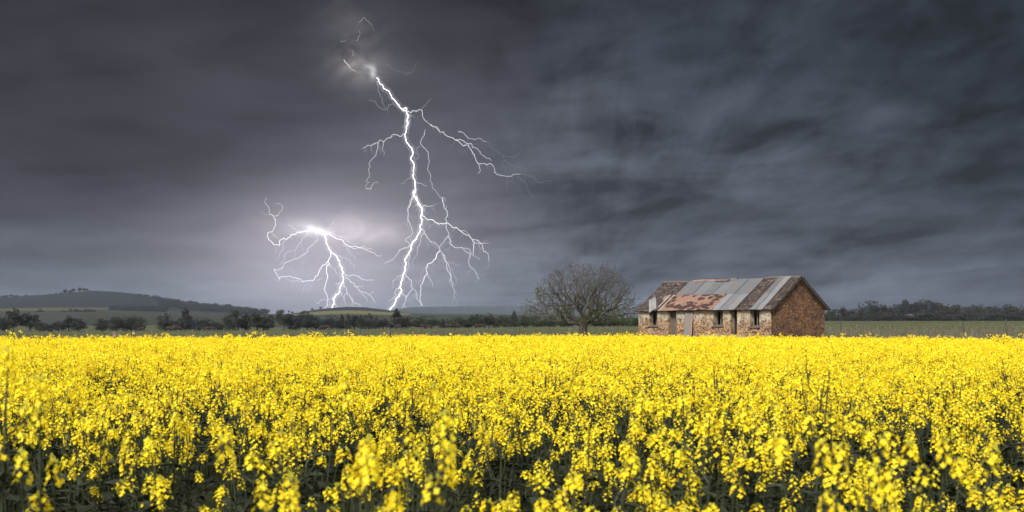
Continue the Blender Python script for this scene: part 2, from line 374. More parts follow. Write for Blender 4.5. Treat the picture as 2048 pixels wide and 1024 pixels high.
# paddock tree line on the left and centre (px, top row, width px, depth, kind, material, label)
TL = [
 (-14, 628, 30, 272, 'bushy', leafA, 'dark bushy tree cut by the left picture edge at the paddock end'),
 (6, 634, 22, 262, 'bushy', leafA, 'low dark shrub between the left picture edge and the tall twin trunked tree'),
 (26, 615, 24, 272, 'tall', leafA, 'tallest narrow dark tree near the left picture edge'),
 (60, 624, 30, 275, 'tall', leafA, 'open crowned tree just right of the tallest tree on the far left'),
 (79, 643, 22, 270, 'bushy', leafA, 'low rounded shrub at the right foot of the open crowned left tree'),
 (96, 648, 18, 268, 'bushy', leafA, 'smallest squat bush between the left trees and the pair under the hill'),
 (117, 641, 24, 272, 'bushy', leafA, 'low shrub leaning on the left of the pointed tree under the hill'),
 (138, 630, 22, 275, 'tall', leafA, 'pointed dark tree below the clump on the hilltop'),
 (157, 636, 28, 272, 'bushy', leafA, 'rounded dark tree touching the right of the pointed tree below the hill'),
 (204, 636, 26, 274, 'bushy', leafA, 'left dark bush of the broad thicket above the pink board'),
 (234, 632, 30, 272, 'bushy', leafA, 'middle tree of the broad thicket above the pink board'),
 (262, 630, 44, 276, 'wide', leafA, 'widest rounded tree on the right of the thicket above the pink board'),
 (329, 626, 26, 276, 'bushy', leafA, 'lone dark tree standing free in front of the green slope'),
 (371, 613, 26, 276, 'conifer', leafC, 'tall pointed tree with sloping shoulders right of the free standing tree'),
 (352, 640, 26, 278, 'bushy', leafA, 'low thicket at the left foot of the tall pointed tree'),
 (399, 634, 44, 276, 'wide', leafC, 'broad low dome shaped tree on the right of the tall pointed tree'),
 (434, 643, 34, 280, 'wide', leafA, 'low hedge like bush under the green strip of slope'),
 (466, 617, 30, 280, 'bushy', leafA, 'tall rounded tree that starts the dense dark row'),
 (491, 623, 30, 284, 'bushy', leafC, 'second tree of the dense dark row, slightly lower'),
 (514, 624, 28, 282, 'tall', leafA, 'third tree of the dense dark row with a knobbly top'),
 (536, 629, 30, 284, 'bushy', leafA, 'lower tree of the dense row left of the round gapped crown'),
 (568, 618, 28, 280, 'round', leafA, 'round topped tree with sky gaps in its crown left of the lightning'),
 (588, 638, 26, 282, 'bushy', leafC, 'lower dark bush right under the round topped gapped tree'),
 (614, 622, 46, 282, 'wide', leafC, 'broad spreading tree just left below the smaller lightning strike'),
 (642, 640, 24, 284, 'bushy', leafA, 'low dark bush between the two broad trees below the lightning'),
 (664, 630, 40, 284, 'wide', leafC, 'broad low tree directly below the smaller lightning strike'),
 (684, 627, 15, 286, 'conifer', leafA, 'first spiky tree of the thin row under the yellow strip'),
 (696, 626, 14, 284, 'conifer', leafA, 'second spiky tree of the thin row under the yellow strip'),
 (709, 628, 17, 288, 'tall', leafC, 'blunt topped tree third in the thin row under the yellow strip'),
 (722, 629, 14, 284, 'conifer', leafA, 'narrow spire fourth in the thin row under the yellow strip'),
 (737, 626, 22, 286, 'bushy', leafA, 'rounded tree in the middle of the thin spiky row'),
 (752, 631, 14, 286, 'conifer', leafA, 'short spire right of the rounded tree in the spiky row'),
 (766, 634, 20, 284, 'tall', leafA, 'thin twiggy tree at the right end of the spiky row'),
 (793, 616, 27, 286, 'conifer', leafA, 'tallest dark conifer at the foot of the main lightning channel'),
 (814, 632, 26, 288, 'bushy', leafD, 'brownish low tree right beside the tallest conifer'),
 (850, 631, 50, 290, 'wide', leafB, 'widest dome shaped green tree in the centre paddock edge'),
 (886, 637, 14, 290, 'conifer', leafA, 'small pointed tree between two domed green trees'),
 (911, 632, 35, 290, 'wide', leafB, 'second domed tree with cattle under it'),
 (936, 637, 20, 292, 'bushy', leafB, 'low green bush filling the gap right of the second domed tree'),
 (953, 627, 32, 290, 'bushy', leafB, 'rounded green tree above the rightmost cow'),
 (978, 625, 20, 292, 'tall', leafA, 'dark tree with a knobbly tip beside the rounded tree over the rightmost cow'),
 (992, 633, 20, 292, 'bushy', leafD, 'low brownish shrub between the knobbly tree and the last conifer'),
 (1008, 630, 24, 290, 'bushy', leafB, 'green bush just left of the last small conifer'),
 (1028, 621, 18, 288, 'conifer', leafA, 'last small conifer left of the bare tree'),
 (1049, 629, 26, 286, 'bushy', leafB, 'green bush under the left limb of the bare tree'),
 (1074, 632, 30, 284, 'bushy', leafB, 'green bush seen through the left boughs of the bare tree'),
 (1100, 636, 32, 282, 'wide', leafB, 'low green thicket left of the bare tree trunk'),
 (1130, 637, 30, 280, 'wide', leafB, 'low green thicket touching the left of the bare tree trunk'),
 (1190, 636, 34, 270, 'wide', leafB, 'green thicket right of the bare tree trunk'),
 (1218, 632, 36, 270, 'wide', leafB, 'fuller green bush midway between the bare tree and the cottage'),
 (1246, 636, 32, 270, 'wide', leafB, 'green bush behind the drooping right boughs of the bare tree'),
 (1270, 634, 26, 268, 'bushy', leafB, 'green bush at the left end wall of the cottage'),
]
for (px, top, w, D, kd, mt, lb) in TL:
    put_tree(px, top, w*1.22, D, kd, mt, lb, 'trees along the far paddock edge', cat='bush' if 'bush' in lb or 'shrub' in lb or 'thicket' in lb else 'tree', name='conifer' if kd == 'conifer' else 'bush' if ('bush' in lb or 'shrub' in lb or 'thicket' in lb) else 'tree')
# right-hand wood
TR = [
 (1653, 625, 16, 400, 'bushy', leafA, 'small dark bush beside the right gable corner of the cottage'),
 (1668, 617, 22, 405, 'bushy', leafB, 'greener bushy tree second from the cottage in the right wood'),
 (1687, 613, 16, 410, 'tall', leafD, 'thin brownish tree between two bushes right of the cottage'),
 (1705, 617, 22, 410, 'bushy', leafA, 'dark rounded tree left of the big dome in the right wood'),
 (1721, 619, 16, 412, 'tall', leafA, 'short tree tucked at the left shoulder of the big dome'),
 (1739, 600, 42, 430, 'wide', leafC, 'big dome shaped tree, the widest in the right wood'),
 (1766, 608, 32, 425, 'bushy', leafA, 'tree at the right shoulder of the big dome'),
 (1784, 613, 22, 420, 'bushy', leafA, 'lower tree in the dip right of the big dome'),
 (1797, 607, 24, 430, 'round', leafC, 'round tree just left of the ball topped tall tree'),
 (1811, 598, 20, 435, 'round', leafC, 'ball topped tall tree in the right wood'),
 (1829, 604, 18, 435, 'round', leafC, 'narrow round tree between the ball topped tree and the highest crown'),
 (1848, 598, 34, 440, 'bushy', leafC, 'highest flat topped crown of the right wood'),
 (1871, 603, 30, 440, 'bushy', leafC, 'tree on the right slope of the highest flat crown'),
 (1889, 607, 24, 435, 'tall', leafA, 'feathery topped tree at the middle of the right wood'),
 (1913, 608, 26, 440, 'round', leafA, 'flat domed tree with a pale outline right of the feathery tree'),
 (1934, 612, 26, 430, 'bushy', leafD, 'low brownish tree in the right wood above a fence post'),
 (1957, 607, 34, 440, 'wide', leafA, 'broad arched tree in the right part of the right wood'),
 (1986, 611, 28, 430, 'bushy', leafA, 'tree in the dip left of the last broad crown'),
 (2010, 607, 34, 440, 'wide', leafA, 'last broad dark crown above the rightmost fence post'),
 (2036, 611, 28, 435, 'bushy', leafA, 'tree at the right picture edge of the wood'),
 (2062, 609, 30, 440, 'bushy', leafA, 'tree mostly beyond the right picture edge'),
 (1676, 630, 26, 395, 'wide', leafA, 'low understorey bush below the greener tree right of the cottage'),
 (1716, 629, 40, 395, 'wide', leafA, 'low understorey thicket below the left side of the big dome'),
 (1756, 626, 44, 398, 'wide', leafD, 'brownish understorey thicket below the big dome'),
 (1800, 625, 46, 400, 'wide', leafA, 'understorey thicket below the ball topped tree'),
 (1843, 622, 46, 402, 'wide', leafA, 'understorey thicket below the highest flat crown'),
 (1886, 624, 44, 400, 'wide', leafD, 'brownish understorey thicket below the feathery tree'),
 (1930, 622, 46, 402, 'wide', leafA, 'understorey thicket above the leaning right fence post'),
 (1975, 622, 46, 400, 'wide', leafA, 'understorey thicket below the broad arched tree'),
 (2022, 622, 50, 402, 'wide', leafA, 'understorey thicket above the rightmost fence post'),
]
for (px, top, w, D, kd, mt, lb) in TR:
    tk = 'bush' in lb.split('tree')[0] or 'thicket' in lb
    put_tree(px, top, w*1.3, D, kd, mt, lb, 'wood beyond the right paddock', cat='bush' if tk else 'tree', name='bush' if tk else 'tree', sink=.6)
# hilltop trees
HT = [(130, 578, 8, 'tall', 'pointed leftmost tree of the clump on the hilltop'), (140, 580, 9, 'bushy', 'low rounded second tree of the hilltop clump'),
      (147, 576.5, 8, 'round', 'rounded third tree of the hilltop clump'), (160, 574.5, 9, 'round', 'tallest round crowned tree on the hilltop'),
      (168, 575, 6.5, 'round', 'narrow tree just right of the tallest hilltop tree'), (174, 576.5, 6, 'round', 'small last round tree of the hilltop clump'),
      (180, 580, 6, 'bushy', 'tiny bush ending the hilltop clump on the right'),
      (99, 587, 5, 'bushy', 'tiny bush on the left slope of the hill, farthest from the clump'), (112, 585.5, 5, 'bushy', 'tiny bush midway up the left slope of the hill'), (122, 584, 4, 'bushy', 'tiny bush just left of the hilltop clump'),
      (6, 590.5, 9, 'bushy', 'small tree on the hill ridge nearest the left picture edge'), (13, 589.5, 7, 'bushy', 'second small tree on the left ridge'), (23, 588.8, 9, 'round', 'third small tree on the left ridge, the highest'),
      (33, 590, 9, 'bushy', 'fourth small tree on the left ridge'), (52, 589, 7, 'bushy', 'separate small bush right of the four on the left ridge'),
      (242, 583, 3, 'round', 'tiny lone tree on the right shoulder of the hill'),
      (279, 587, 13, 'bushy', 'first of the larger trees where the wood begins on the right of the hill'), (292, 588.5, 13, 'bushy', 'second tree where the wood begins on the right of the hill'), (311, 589.5, 20, 'wide', 'broad third crown where the wood begins on the right of the hill'),
      (381, 600, 9, 'round', 'round tree standing above the wooded shoulder right of the hill'),
      (585, 623, 7, 'round', 'small round tree alone left of the yellow strip'), (610, 620.5, 9, 'bushy', 'low tree above the yellow strip near the small hill'), (625, 616.5, 7, 'round', 'dark tree at the left end of the small hill'), (641, 613.5, 7, 'round', 'leaning round tree beside the foot of the smaller lightning')]
for (px, top, w, kd, lb) in HT:
    put_tree(px, top, w, 1490, kd, leafC, lb, 'trees on the hill crests', name='distant_tree', small=True, sink=.6)
# wooded shoulder right of the hill and belts on the slopes
lab = 'dark crown in the wood that covers the right shoulder of the big hill'
for q in np.arange(318, 532, 5.2):
    cy = np.interp(q, CX, CY)
    for D, dy_ in ((1490, random.uniform(5.0, 9.0)), (1380, random.uniform(3, 6)), (1270, random.uniform(1, 5))):
        px = q+random.uniform(-3, 3); h = dy_/F*D; 
        x, y, z = at(px, D); top = HZ-(z+h+6-EYE)/D*F if D < 1490 else cy-dy_*.62
        put_tree(px, min(top, cy+6)+max(0, (q-480)/22), random.uniform(9, 15), D, random.choice(['bushy', 'wide', 'round']), random.choice([leafA, leafC]), lab, 'wood on the right shoulder of the hill', name='distant_tree', small=True, sink=1.0)
lab = 'dark crown in the lower belt of wood across the slope under the big hill'
for q in np.arange(220, 335, 5.5):
    for D, tp in ((1190, 611), (1120, 614)):
        put_tree(q+random.uniform(-2, 2), tp+random.uniform(-3, 2), random.uniform(10, 15), D, random.choice(['bushy', 'wide']), leafC, lab, 'wood belt under the hill', name='distant_tree', small=True, sink=.6)
lab = 'small bush in the loose clump on the lower slope of the big hill'
for q in np.arange(127, 192, 5.0):
    put_tree(q+random.uniform(-2, 2), 619+random.uniform(-2.5, 3), random.uniform(6, 10), 1010, 'bushy', leafC, lab, 'bush clump on the lower slope', name='distant_bush', cat='bush', small=True, sink=.4)
for q, tp in ((74, 621), (80, 617.5), (86, 621)):
    put_tree(q, tp, 8, 1010, 'bushy', leafC, 'small bush of the three on the slope beneath the left flank of the hill', 'three bushes on the left slope', name='distant_bush', cat='bush', small=True, sink=.4)

# ================================================================ big bare tree (space colonisation)
def bare_tree(px, D, top_row, seed=3):
    rg = np.random.default_rng(seed); x0, y0, z0 = at(px, D); s = D/F
    def P3(q, row, dy=0): return np.array([(q-px)*s, dy, EYE+(HZ-row)*s - z0])
    A = []
    def blob(q, row, rq, rr, n, dep=1.0):
        c = P3(q, row); d = rg.normal(size=(n, 3)); d /= np.linalg.norm(d, axis=1)[:, None]; d *= (rg.random(n)**.42)[:, None]
        A.append(c + d*np.array([rq*s, rq*s*dep, rr*s]))
    blob(1170, 592, 101, 70, 2300, .85); blob(1085, 618, 46, 30, 320, .8); blob(1255, 612, 30, 34, 260, .9); blob(1212, 560, 34, 36, 200); blob(1110, 572, 34, 30, 200); blob(1058, 625, 26, 22, 130)
    A = np.concatenate(A); A = A[A[:, 2] > P3(0, 643)[2]]
    nodes = [np.array([0, 0, -.1])]; par = [-1]
    fz = P3(0, 650)[2]
    for zz in np.linspace(.25, fz, 7): nodes.append(np.array([.03*math.sin(zz*3), 0, zz])); par.append(len(nodes)-2)
    fork = len(nodes)-1
    for (q, row, dy_) in [(1100, 610, .6), (1075, 645, -.6), (1140, 590, -.8), (1165, 585, 1.0), (1196, 600, -.9), (1240, 625, .5), (1225, 640, -1.2), (1120, 632, 1.6), (1215, 600, 1.3)]:
        tgt = P3(q, row, dy_*1.6); st_ = nodes[fork]; prev = fork; L = np.linalg.norm(tgt-st_); n_ = max(3, int(L*.5/.2)); side = rg.normal(size=3)*.05
        for i in range(1, n_+1):
            f = i/n_*.5; pnt = st_ + (tgt-st_)*f + np.array([0, 0, .25*math.sin(f*3.1)]) + side*math.sin(i*1.3) + rg.normal(size=3)*.025
            nodes.append(pnt); par.append(prev); prev = len(nodes)-1
    N = np.array(nodes); step = .17; kill = .27
    par = list(par)
    alive = np.ones(len(A), bool); near = np.full(len(A), -1); nd = np.full(len(A), 1e9)
    for i, q in enumerate(N):
        d = np.linalg.norm(A-q, axis=1); u_ = d < nd; nd[u_] = d[u_]; near[u_] = i
    for it in range(90):
        if not alive.any(): break
        ids = np.where(alive & (nd < 2.6))[0]
        if len(ids) == 0: break
        acc = {}
        for a in ids:
            g = near[a]; v_ = A[a]-N[g]; v_ = v_/(np.linalg.norm(v_)+1e-9); acc.setdefault(g, np.zeros(3)); acc[g] += v_
        newn = []
        for g, v_ in acc.items():
            v_ = v_/(np.linalg.norm(v_)+1e-9) + rg.normal(size=3)*.34 + np.array([0, 0, .03]); v_ /= np.linalg.norm(v_)
            newn.append((N[g]+v_*step, g))
        b0 = len(N); N = np.concatenate([N, np.array([q for q, _ in newn])]); par += [g for _, g in newn]
        for i, (q, g) in enumerate(newn):
            d = np.linalg.norm(A-q, axis=1); u_ = d < nd; nd[u_] = d[u_]; near[u_] = b0+i
        alive &= nd > kill
    w_ = np.clip((N[:, 2]-fz*.8)/1.2, 0, 1)[:, None]
    def wig(q, f, p): return np.stack([np.sin(q[:, 2]*f+q[:, 1]*f*.7+p)+np.sin(q[:, 0]*f*1.3-q[:, 1]*f+p*2), np.sin(q[:, 0]*f+q[:, 2]*f*.8+p*3), np.sin(q[:, 0]*f*1.2+q[:, 1]*f*.9+p*1.7)+np.sin(q[:, 0]*f*.7-q[:, 2]*f*1.1+p)], 1)
    N = N + w_*(wig(N, 3.1, 1.0)*.10 + wig(N, 7.3, 4.0)*.035)
    n = len(N); ch = [[] for _ in range(n)]
    for i in range(1, n): ch[par[i]].append(i)
    # pipe model
    r = np.zeros(n)
    for i in range(n-1, -1, -1):
        r[i] = .0085 if not ch[i] else (sum(r[c]**2.2 for c in ch[i]))**(1/2.2)
    k_ = .36/r[1]; r = np.where(r > .02, r*max(k_, .5), r*(.5+.5*max(k_, .5)))
    r[:4] *= np.array([1.5, 1.18, 1.05, 1.0])
    root = empty('bare_tree', (x0, y0, z0)); tag(root, 'big spreading bare tree with a few green sprigs standing left of the stone cottage', 'tree')
    limb, twig = MB(), MB()
    done = set()
    def chain(i0, prev):
        pts = [N[prev]] if prev >= 0 else []; rs = [min(r[prev], r[i0]*1.25)] if prev >= 0 else []; i = i0
        while True:
            pts.append(N[i]); rs.append(r[i])
            if not ch[i]: break
            big = max(ch[i], key=lambda c: r[c])
            for c in ch[i]:
                if c != big: stack.append((c, i))
            i = big
        mb = limb if rs[0] > .03 else twig
        mb.tube(pts, rs, 8 if rs[0] > .12 else 6 if rs[0] > .03 else 3, cap=False)
        tip.append((pts[-1], pts[-1]-pts[-2]))
        if rs[0] <= .05 or True:
            for j in range(2, len(pts)):
                if rs[j] < .028 and rg.random() < .65:
                    tip.append((pts[j], (pts[j]-pts[j-1])+rg.normal(size=3)*.14))
    stack = [(1, 0)]; tip = []
    while stack: chain(*stack.pop())
    for pnt, d in tip:
        d = d/(np.linalg.norm(d)+1e-9)
        for _ in range(2):
            e = d + rg.normal(size=3)*.55 + np.array([0, 0, .12]); e /= np.linalg.norm(e); L = rg.uniform(.18, .42)
            m_ = pnt+e*L*.5+rg.normal(size=3)*.02; e2 = e + rg.normal(size=3)*.35
            twig.tube([pnt, m_, m_+e2*L*.5], [.0085, .007, .004], 3, cap=False)
            if rg.random() < .6:
                e3 = e + rg.normal(size=3)*.7; twig.tube([m_, m_+e3*L*.45], [.006, .004], 3, cap=False)
    bk = noisy('oak_bark', (.032, .028, .023, 1), (.085, .075, .058, 1), 6, .95, 6, .8, .03, stretch=(1, 1, .25))
    tw = noisy('twig_bark', (.030, .027, .024, 1), (.072, .065, .057, 1), 3, .95)
    limb.build('trunk', bk, root, True); twig.build('twigs', tw, root)
    lf = MB(); cand = N[(N[:, 2] < P3(0, 585)[2])]
    for j in range(1000):
        q = cand[rg.integers(len(cand))]
        f = (q[2]-fz)/(P3(0, 585)[2]-fz)
        if rg.random() < max(0.12, 1-f*1.05): leaf_cloud(lf, q, (.17, .17, .12), 14, .034, shell=.1)
    for (q, row, rr) in [(1178, 632, 16), (1192, 622, 15), (1160, 640, 10), (1130, 622, 14), (1140, 615, 9), (1085, 590, 10), (1078, 582, 7), (1115, 632, 12), (1222, 628, 16), (1240, 635, 16), (1205, 612, 10), (1260, 640, 10), (1182, 578, 6)]:
        for _ in range(int(rr*2.6)):
            c = P3(q, row) + np.clip(rg.normal(size=3)*rr*s*.5, -rr*s, rr*s); leaf_cloud(lf, c, (.14, .14, .10), 16, .036, shell=.1)
    lf.build('leaves', leaf_mat('spring_leaves', (.075, .10, .022, 1), (.13, .15, .04, 1), .2), root)
bare_tree(1167, 85, 522)

# ================================================================ stone cottage
ANG = math.radians(52); Dc = 62.0; Lh = .1852*Dc; Wd = .0889*Dc
OX, OY = .259*Dc - Lh*math.cos(ANG), Dc + Lh*math.sin(ANG)
cA, sA = math.cos(ANG), math.sin(ANG)
GZH = 0.0
house = empty('stone_cottage', (OX, OY, GZH), -ANG); tag(house, 'derelict stone cottage with a patched shingle and tin roof beyond the yellow crop', 'cottage')
def fx(px):
    kk = (px-1024)/F; return (kk*OY-OX)/(cA+kk*sA)
def fxy(px, Y):
    kk = (px-1024)/F; return (kk*(OY+Y*cA)-OX-Y*sA)/(cA+kk*sA)
EZ = 2.72; RZ = 4.86; TH = .42; BZ = -.15
def stone_mat(name, gable=False):
    m_, t, p = mat(name, None, .95, .15)
    co = t.new('ShaderNodeTexCoord').outputs['Object']; x, y, z = t.sep(co)
    n = t.noise(co, 5, 4, .6); nf = t.noise(co, 22, 4, .7)
    wc = t.add(co, t.scale(t.comb(n, nf, n), .16))
    mpz = t.new('ShaderNodeMapping'); t.put(mpz.inputs[0], wc); mpz.inputs['Scale'].default_value = (1, 1, 1.6); wc = mpz.outputs[0]
    def vor(scale, feat='F1'):
        v_ = t.new('ShaderNodeTexVoronoi', feature=feat); t.put(v_.inputs['Vector'], wc); v_.inputs['Scale'].default_value = scale; return v_
    v1 = vor(4.0); v2 = vor(4.0, 'DISTANCE_TO_EDGE'); v3 = vor(9.5)
    rnd = t.sep(v1.outputs['Color'])[0]; rnd3 = t.sep(v3.outputs['Color'])[1]
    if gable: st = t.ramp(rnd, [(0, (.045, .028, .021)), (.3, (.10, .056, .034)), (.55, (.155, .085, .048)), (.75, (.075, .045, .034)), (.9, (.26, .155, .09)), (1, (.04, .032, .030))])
    else: st = t.ramp(rnd, [(0, (.08, .042, .026)), (.25, (.24, .12, .06)), (.5, (.38, .22, .12)), (.7, (.16, .09, .055)), (.85, (.46, .31, .18)), (1, (.11, .08, .065))])
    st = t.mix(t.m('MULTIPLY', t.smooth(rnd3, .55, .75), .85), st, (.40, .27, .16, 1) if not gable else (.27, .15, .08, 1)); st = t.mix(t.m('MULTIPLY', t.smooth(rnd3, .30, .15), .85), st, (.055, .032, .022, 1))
    edge = t.smooth(v2.outputs['Distance'], .0, .045)
    hole = t.smooth(t.noise(co, 13, 3, .7), .56, .61)
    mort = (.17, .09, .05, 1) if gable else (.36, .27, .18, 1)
    c = t.mix(edge, mort, st)
    c = t.mix(t.m('MULTIPLY', hole, .75), c, (.035, .022, .015, 1))
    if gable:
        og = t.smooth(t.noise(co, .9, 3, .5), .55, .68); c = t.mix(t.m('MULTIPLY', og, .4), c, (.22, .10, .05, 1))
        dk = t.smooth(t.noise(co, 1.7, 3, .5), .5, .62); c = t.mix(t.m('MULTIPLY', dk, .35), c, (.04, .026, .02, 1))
    else:
        # lime wash clinging under the eave, grey weathering in places
        lw = t.m('ADD', t.m('MULTIPLY', t.smooth(z, 1.1, 2.75), .5), t.m('MULTIPLY', t.m('SUBTRACT', t.noise(co, 2.2, 6, .7), .5), 2.0))
        c = t.mix(t.m('MULTIPLY', t.smooth(lw, .22, .5), t.m('SUBTRACT', 1.0, t.m('MULTIPLY', hole, .8))), c, t.mix(n, (.38, .33, .25, 1), (.48, .44, .37, 1)))
        gw = t.smooth(t.noise(t.add(co, (4, 1, 2)), 1.1, 4, .6), .54, .66); c = t.mix(t.m('MULTIPLY', gw, .5), c, (.13, .12, .115, 1))
        mo = t.m('MULTIPLY', t.smooth(t.noise(t.add(co, (9, 1, 5)), .8, 3, .6), .58, .68), .5); c = t.mix(mo, c, (.20, .13, .04, 1))
    t.l.new(c, p.inputs['Base Color'])
    h = t.m('ADD', t.m('MULTIPLY', edge, .7), t.m('SUBTRACT', nf, t.m('MULTIPLY', hole, .8))); bump(t, p, h, 1.0, .05)
    return m_
st_f = stone_mat('facade_stone'); st_g = stone_mat('gable_stone', True); st_i = noisy('inner_plaster', (.10, .08, .06, 1), (.2, .17, .13, 1), 2)
wood_dark = noisy('weathered_wood', (.055, .045, .036, 1), (.13, .11, .09, 1), 5, .9, 5, .4, .01, stretch=(4, 4, .4))
wood_grey = noisy('grey_timber', (.07, .065, .058, 1), (.15, .14, .125, 1), 5, .9, 5, .3, .01, stretch=(5, 5, .4))
# front wall with openings (photo columns: left, right; sill row or None for a door)
OP = [('w', 1298.5, 1314.5, 1.66), ('d', 1337, 1352.5, None), ('d', 1369, 1386, None), ('w', 1427, 1445.5, 1.66), ('d', 1461, 1474, None), ('w', 1500, 1518.5, 1.62)]
wall = MB(); cur = 0.0
for kd, a, b, sill in OP:
    xa, xb = fx(a), fx(b); wall.box((cur, 0, BZ), (xa, TH, EZ)); 
    if kd == 'w': wall.box((xa, 0, BZ), (xb, TH, sill))
    cur = xb
wall.box((cur, 0, BZ), (Lh, TH, EZ))
o = wall.build('front_wall', st_f, house); o['label'] = 'rubble front wall with worn lime wash and six openings'
# roughen wall top edge: gable wall as extruded pentagon
def gable(x0, x1, mt, nm):
    g = MB(); y1 = Wd
    prof_ = [(TH+.003, BZ), (y1, BZ), (y1, EZ+.05), (Wd*.5, RZ-.16), (TH+.003, EZ+.24)]
    if x0 > 1: prof_ = [(0, BZ), (y1, BZ), (y1, EZ+.10), (Wd*.5, RZ-.14), (0, EZ-.03)]
    n = len(prof_)
    g.raw([(x0, a, b) for a, b in prof_]+[(x1, a, b) for a, b in prof_], [tuple(range(n))[::-1], tuple(range(n, 2*n))]+[(i, (i+1) % n, n+(i+1) % n, n+i) for i in range(n)])
    return g.build(nm, mt, house)
gable(Lh+.002, Lh+.44-.4, st_g, 'gable_wall')
gable(.0, TH, st_g, 'gable_wall')
bw = MB(); bw.box((TH+.002, Wd-TH, BZ), (Lh-.002, Wd-.003, EZ+.08)); bw.build('back_wall', st_f, house)
gi = MB(); gi.box((Lh-.40, TH+.002, BZ), (Lh-.003, Wd-TH-.003, EZ-.05)); gi.build('inner_wall', st_i, house)
for xx in (fx(1360), fx(1455)):
    q = MB(); q.box((xx-.15, TH+.003, BZ), (xx+.15, Wd-TH-.004, EZ-.02)); q.build('partition_wall', st_i, house)
q = MB(); q.box((TH+.004, TH+.004, -.2), (Lh-.41, Wd-TH-.004, .03)); q.build('floor', noisy('dirt_floor', (.05, .04, .03, 1), (.1, .08, .06, 1), 3), house)
# doorstep slab
q = MB(); q.box((fx(1418), -1.1, -.1), (fx(1512), -.01, 1.14)); q.box((fx(1440), -1.5, -.1), (fx(1500), -1.1, .9)); q.build('stone_step', noisy('step_stone', (.14, .10, .07, 1), (.28, .21, .14, 1), 6, .95, 5, .6, .03), house)
# windows and doors
for i, (kd, a, b, sill) in enumerate(OP):
    xa, xb = fx(a), fx(b)
    if kd == 'w':
        w = MB(); fy = TH-.12
        for s_ in (xa+.004, xb-.064): w.box((s_, fy, sill+.05), (s_+.06, fy+.08, EZ-.03))
        w.box((xa+.064, fy+.002, sill+.05), (xb-.064, fy+.078, sill+.11)); w.box((xa+.064, fy+.002, EZ-.10), (xb-.064, fy+.078, EZ-.04))
        wo = w.build('window_frame', wood_grey, house)
        mu = MB(); xm = xa+(xb-xa)*(.46 if i else .5); mu.box((xm-.035, fy+.01, sill+.11), (xm+.035, fy+.06, EZ-.10)); mu.build('mullion', wood_grey, wo)
        sl = MB(); sl.box((xa-.10, -.09, sill-.05), (xb+.08, TH-.01, sill+.045)); sl.build('window_sill', wood_dark, house)
    else:
        w = MB(); fy = TH-.14
        for s_ in (xa+.004, xb-.084): w.box((s_, fy, 0), (s_+.08, fy+.10, EZ-.03))
        w.build('door_frame', wood_dark, house)
        if i == 1:
            d = MB(); n_ = 5; wd_ = (xb-xa-.17)/n_
            for j in range(n_): d.box((xa+.085+j*wd_+.004, fy+.03+.006*(j % 2), .03), (xa+.085+(j+1)*wd_-.004, fy+.065+.006*(j % 2), EZ-.06))
            d.box((xa+.10, fy+.008, .95), (xb-.10, fy+.028, 1.08)); d.build('door', wood_dark, house)
lt = MB(); lt.box((-.02, -.035, EZ+.003), (Lh-.02, .05, EZ+.09)); lt.build('eave_beam', wood_dark, house)
# ---- roof
EV = -.24; ROOFX0, ROOFX1 = -.14, Lh+.26
def sag(x): return -.10*math.sin(math.pi*min(max(x/Lh, 0), 1))**2*.6 + .02*math.sin(x*2.1)
def rp(x, tt, lift=0.0, side=0):
    """point on roof: tt 0 eave .. 1 ridge; side 0 front, 1 rear"""
    ye, ze = (EV, EZ-.02) if side == 0 else (Wd+.30, EZ+.02)
    yr, zr = Wd*.5, RZ
    y = ye+(yr-ye)*tt; z = ze+(zr-ze)*tt; dz_ = sag(x)*tt
    nx, nz = ((zr-ze), -(yr-ye)); L = math.hypot(nx, nz); sgn = -1 if side == 0 else 1
    return (x, y + sgn*abs(nx)/L*lift, z+dz_+abs(nz)/L*lift)
shg = MB()
def shingles(mb, x0, x1, t0, t1, side=0, miss=.02):
    nrow = int(round((t1-t0)*3.7/.17)); 
    for rI in range(nrow):
        a = t0+(t1-t0)*rI/nrow; b = t0+(t1-t0)*(rI+1.35)/nrow; b = min(b, 1.0)
        x = x0 + random.uniform(-.12, 0)
        while x < x1:
            w_ = random.uniform(.08, .17); xx0 = max(x, x0); xx1 = min(x+w_-.006, x1)
            if xx1 > xx0+.01 and random.random() > miss:
                l0 = .035+random.uniform(-.004, .022); l1 = .010; da = random.uniform(-.008, .004)
                P0 = rp(xx0, a+da, l0, side); P1 = rp(xx1, a+da, l0+random.uniform(-.006, .006), side); P2 = rp(xx1, b, l1, side); P3_ = rp(xx0, b, l1, side)
                Q0 = rp(xx0, a+da, l0-.016, side); Q1 = rp(xx1, a+da, l0-.016, side)
                mb.raw([P0, P1, P2, P3_, Q0, Q1], [(0, 1, 2, 3), (4, 5, 1, 0)])
            x += w_
deck = MB()
for side in (0, 1):
    nx_ = 24
    for i in range(nx_):
        xa = ROOFX0+.02+(ROOFX1-ROOFX0-.04)*i/nx_; xb = ROOFX0+.02+(ROOFX1-ROOFX0-.04)*(i+1)/nx_
        A_ = [rp(xa, .01, .0, side), rp(xb, .01, .0, side), rp(xb, 1, .0, side), rp(xa, 1, .0, side)]; B_ = [rp(xa, .01, -.035, side), rp(xb, .01, -.035, side), rp(xb, 1, -.035, side), rp(xa, 1, -.035, side)]
        deck.raw(A_+B_, [(0, 1, 2, 3), (7, 6, 5, 4), (0, 4, 5, 1)] + ([(3, 7, 4, 0)] if i == 0 else []) + ([(1, 5, 6, 2)] if i == nx_-1 else []))
deck.build('roof_deck', wood_dark, house)
sh_m, t, p = mat('wood_shingle', None, .95, .15)
geo = t.new('ShaderNodeNewGeometry').outputs['Random Per Island']; co = t.new('ShaderNodeTexCoord').outputs['Object']
c = t.ramp(geo, [(0, (.022, .017, .015)), (.4, (.050, .039, .034)), (.75, (.085, .068, .060)), (1, (.15, .125, .11))])
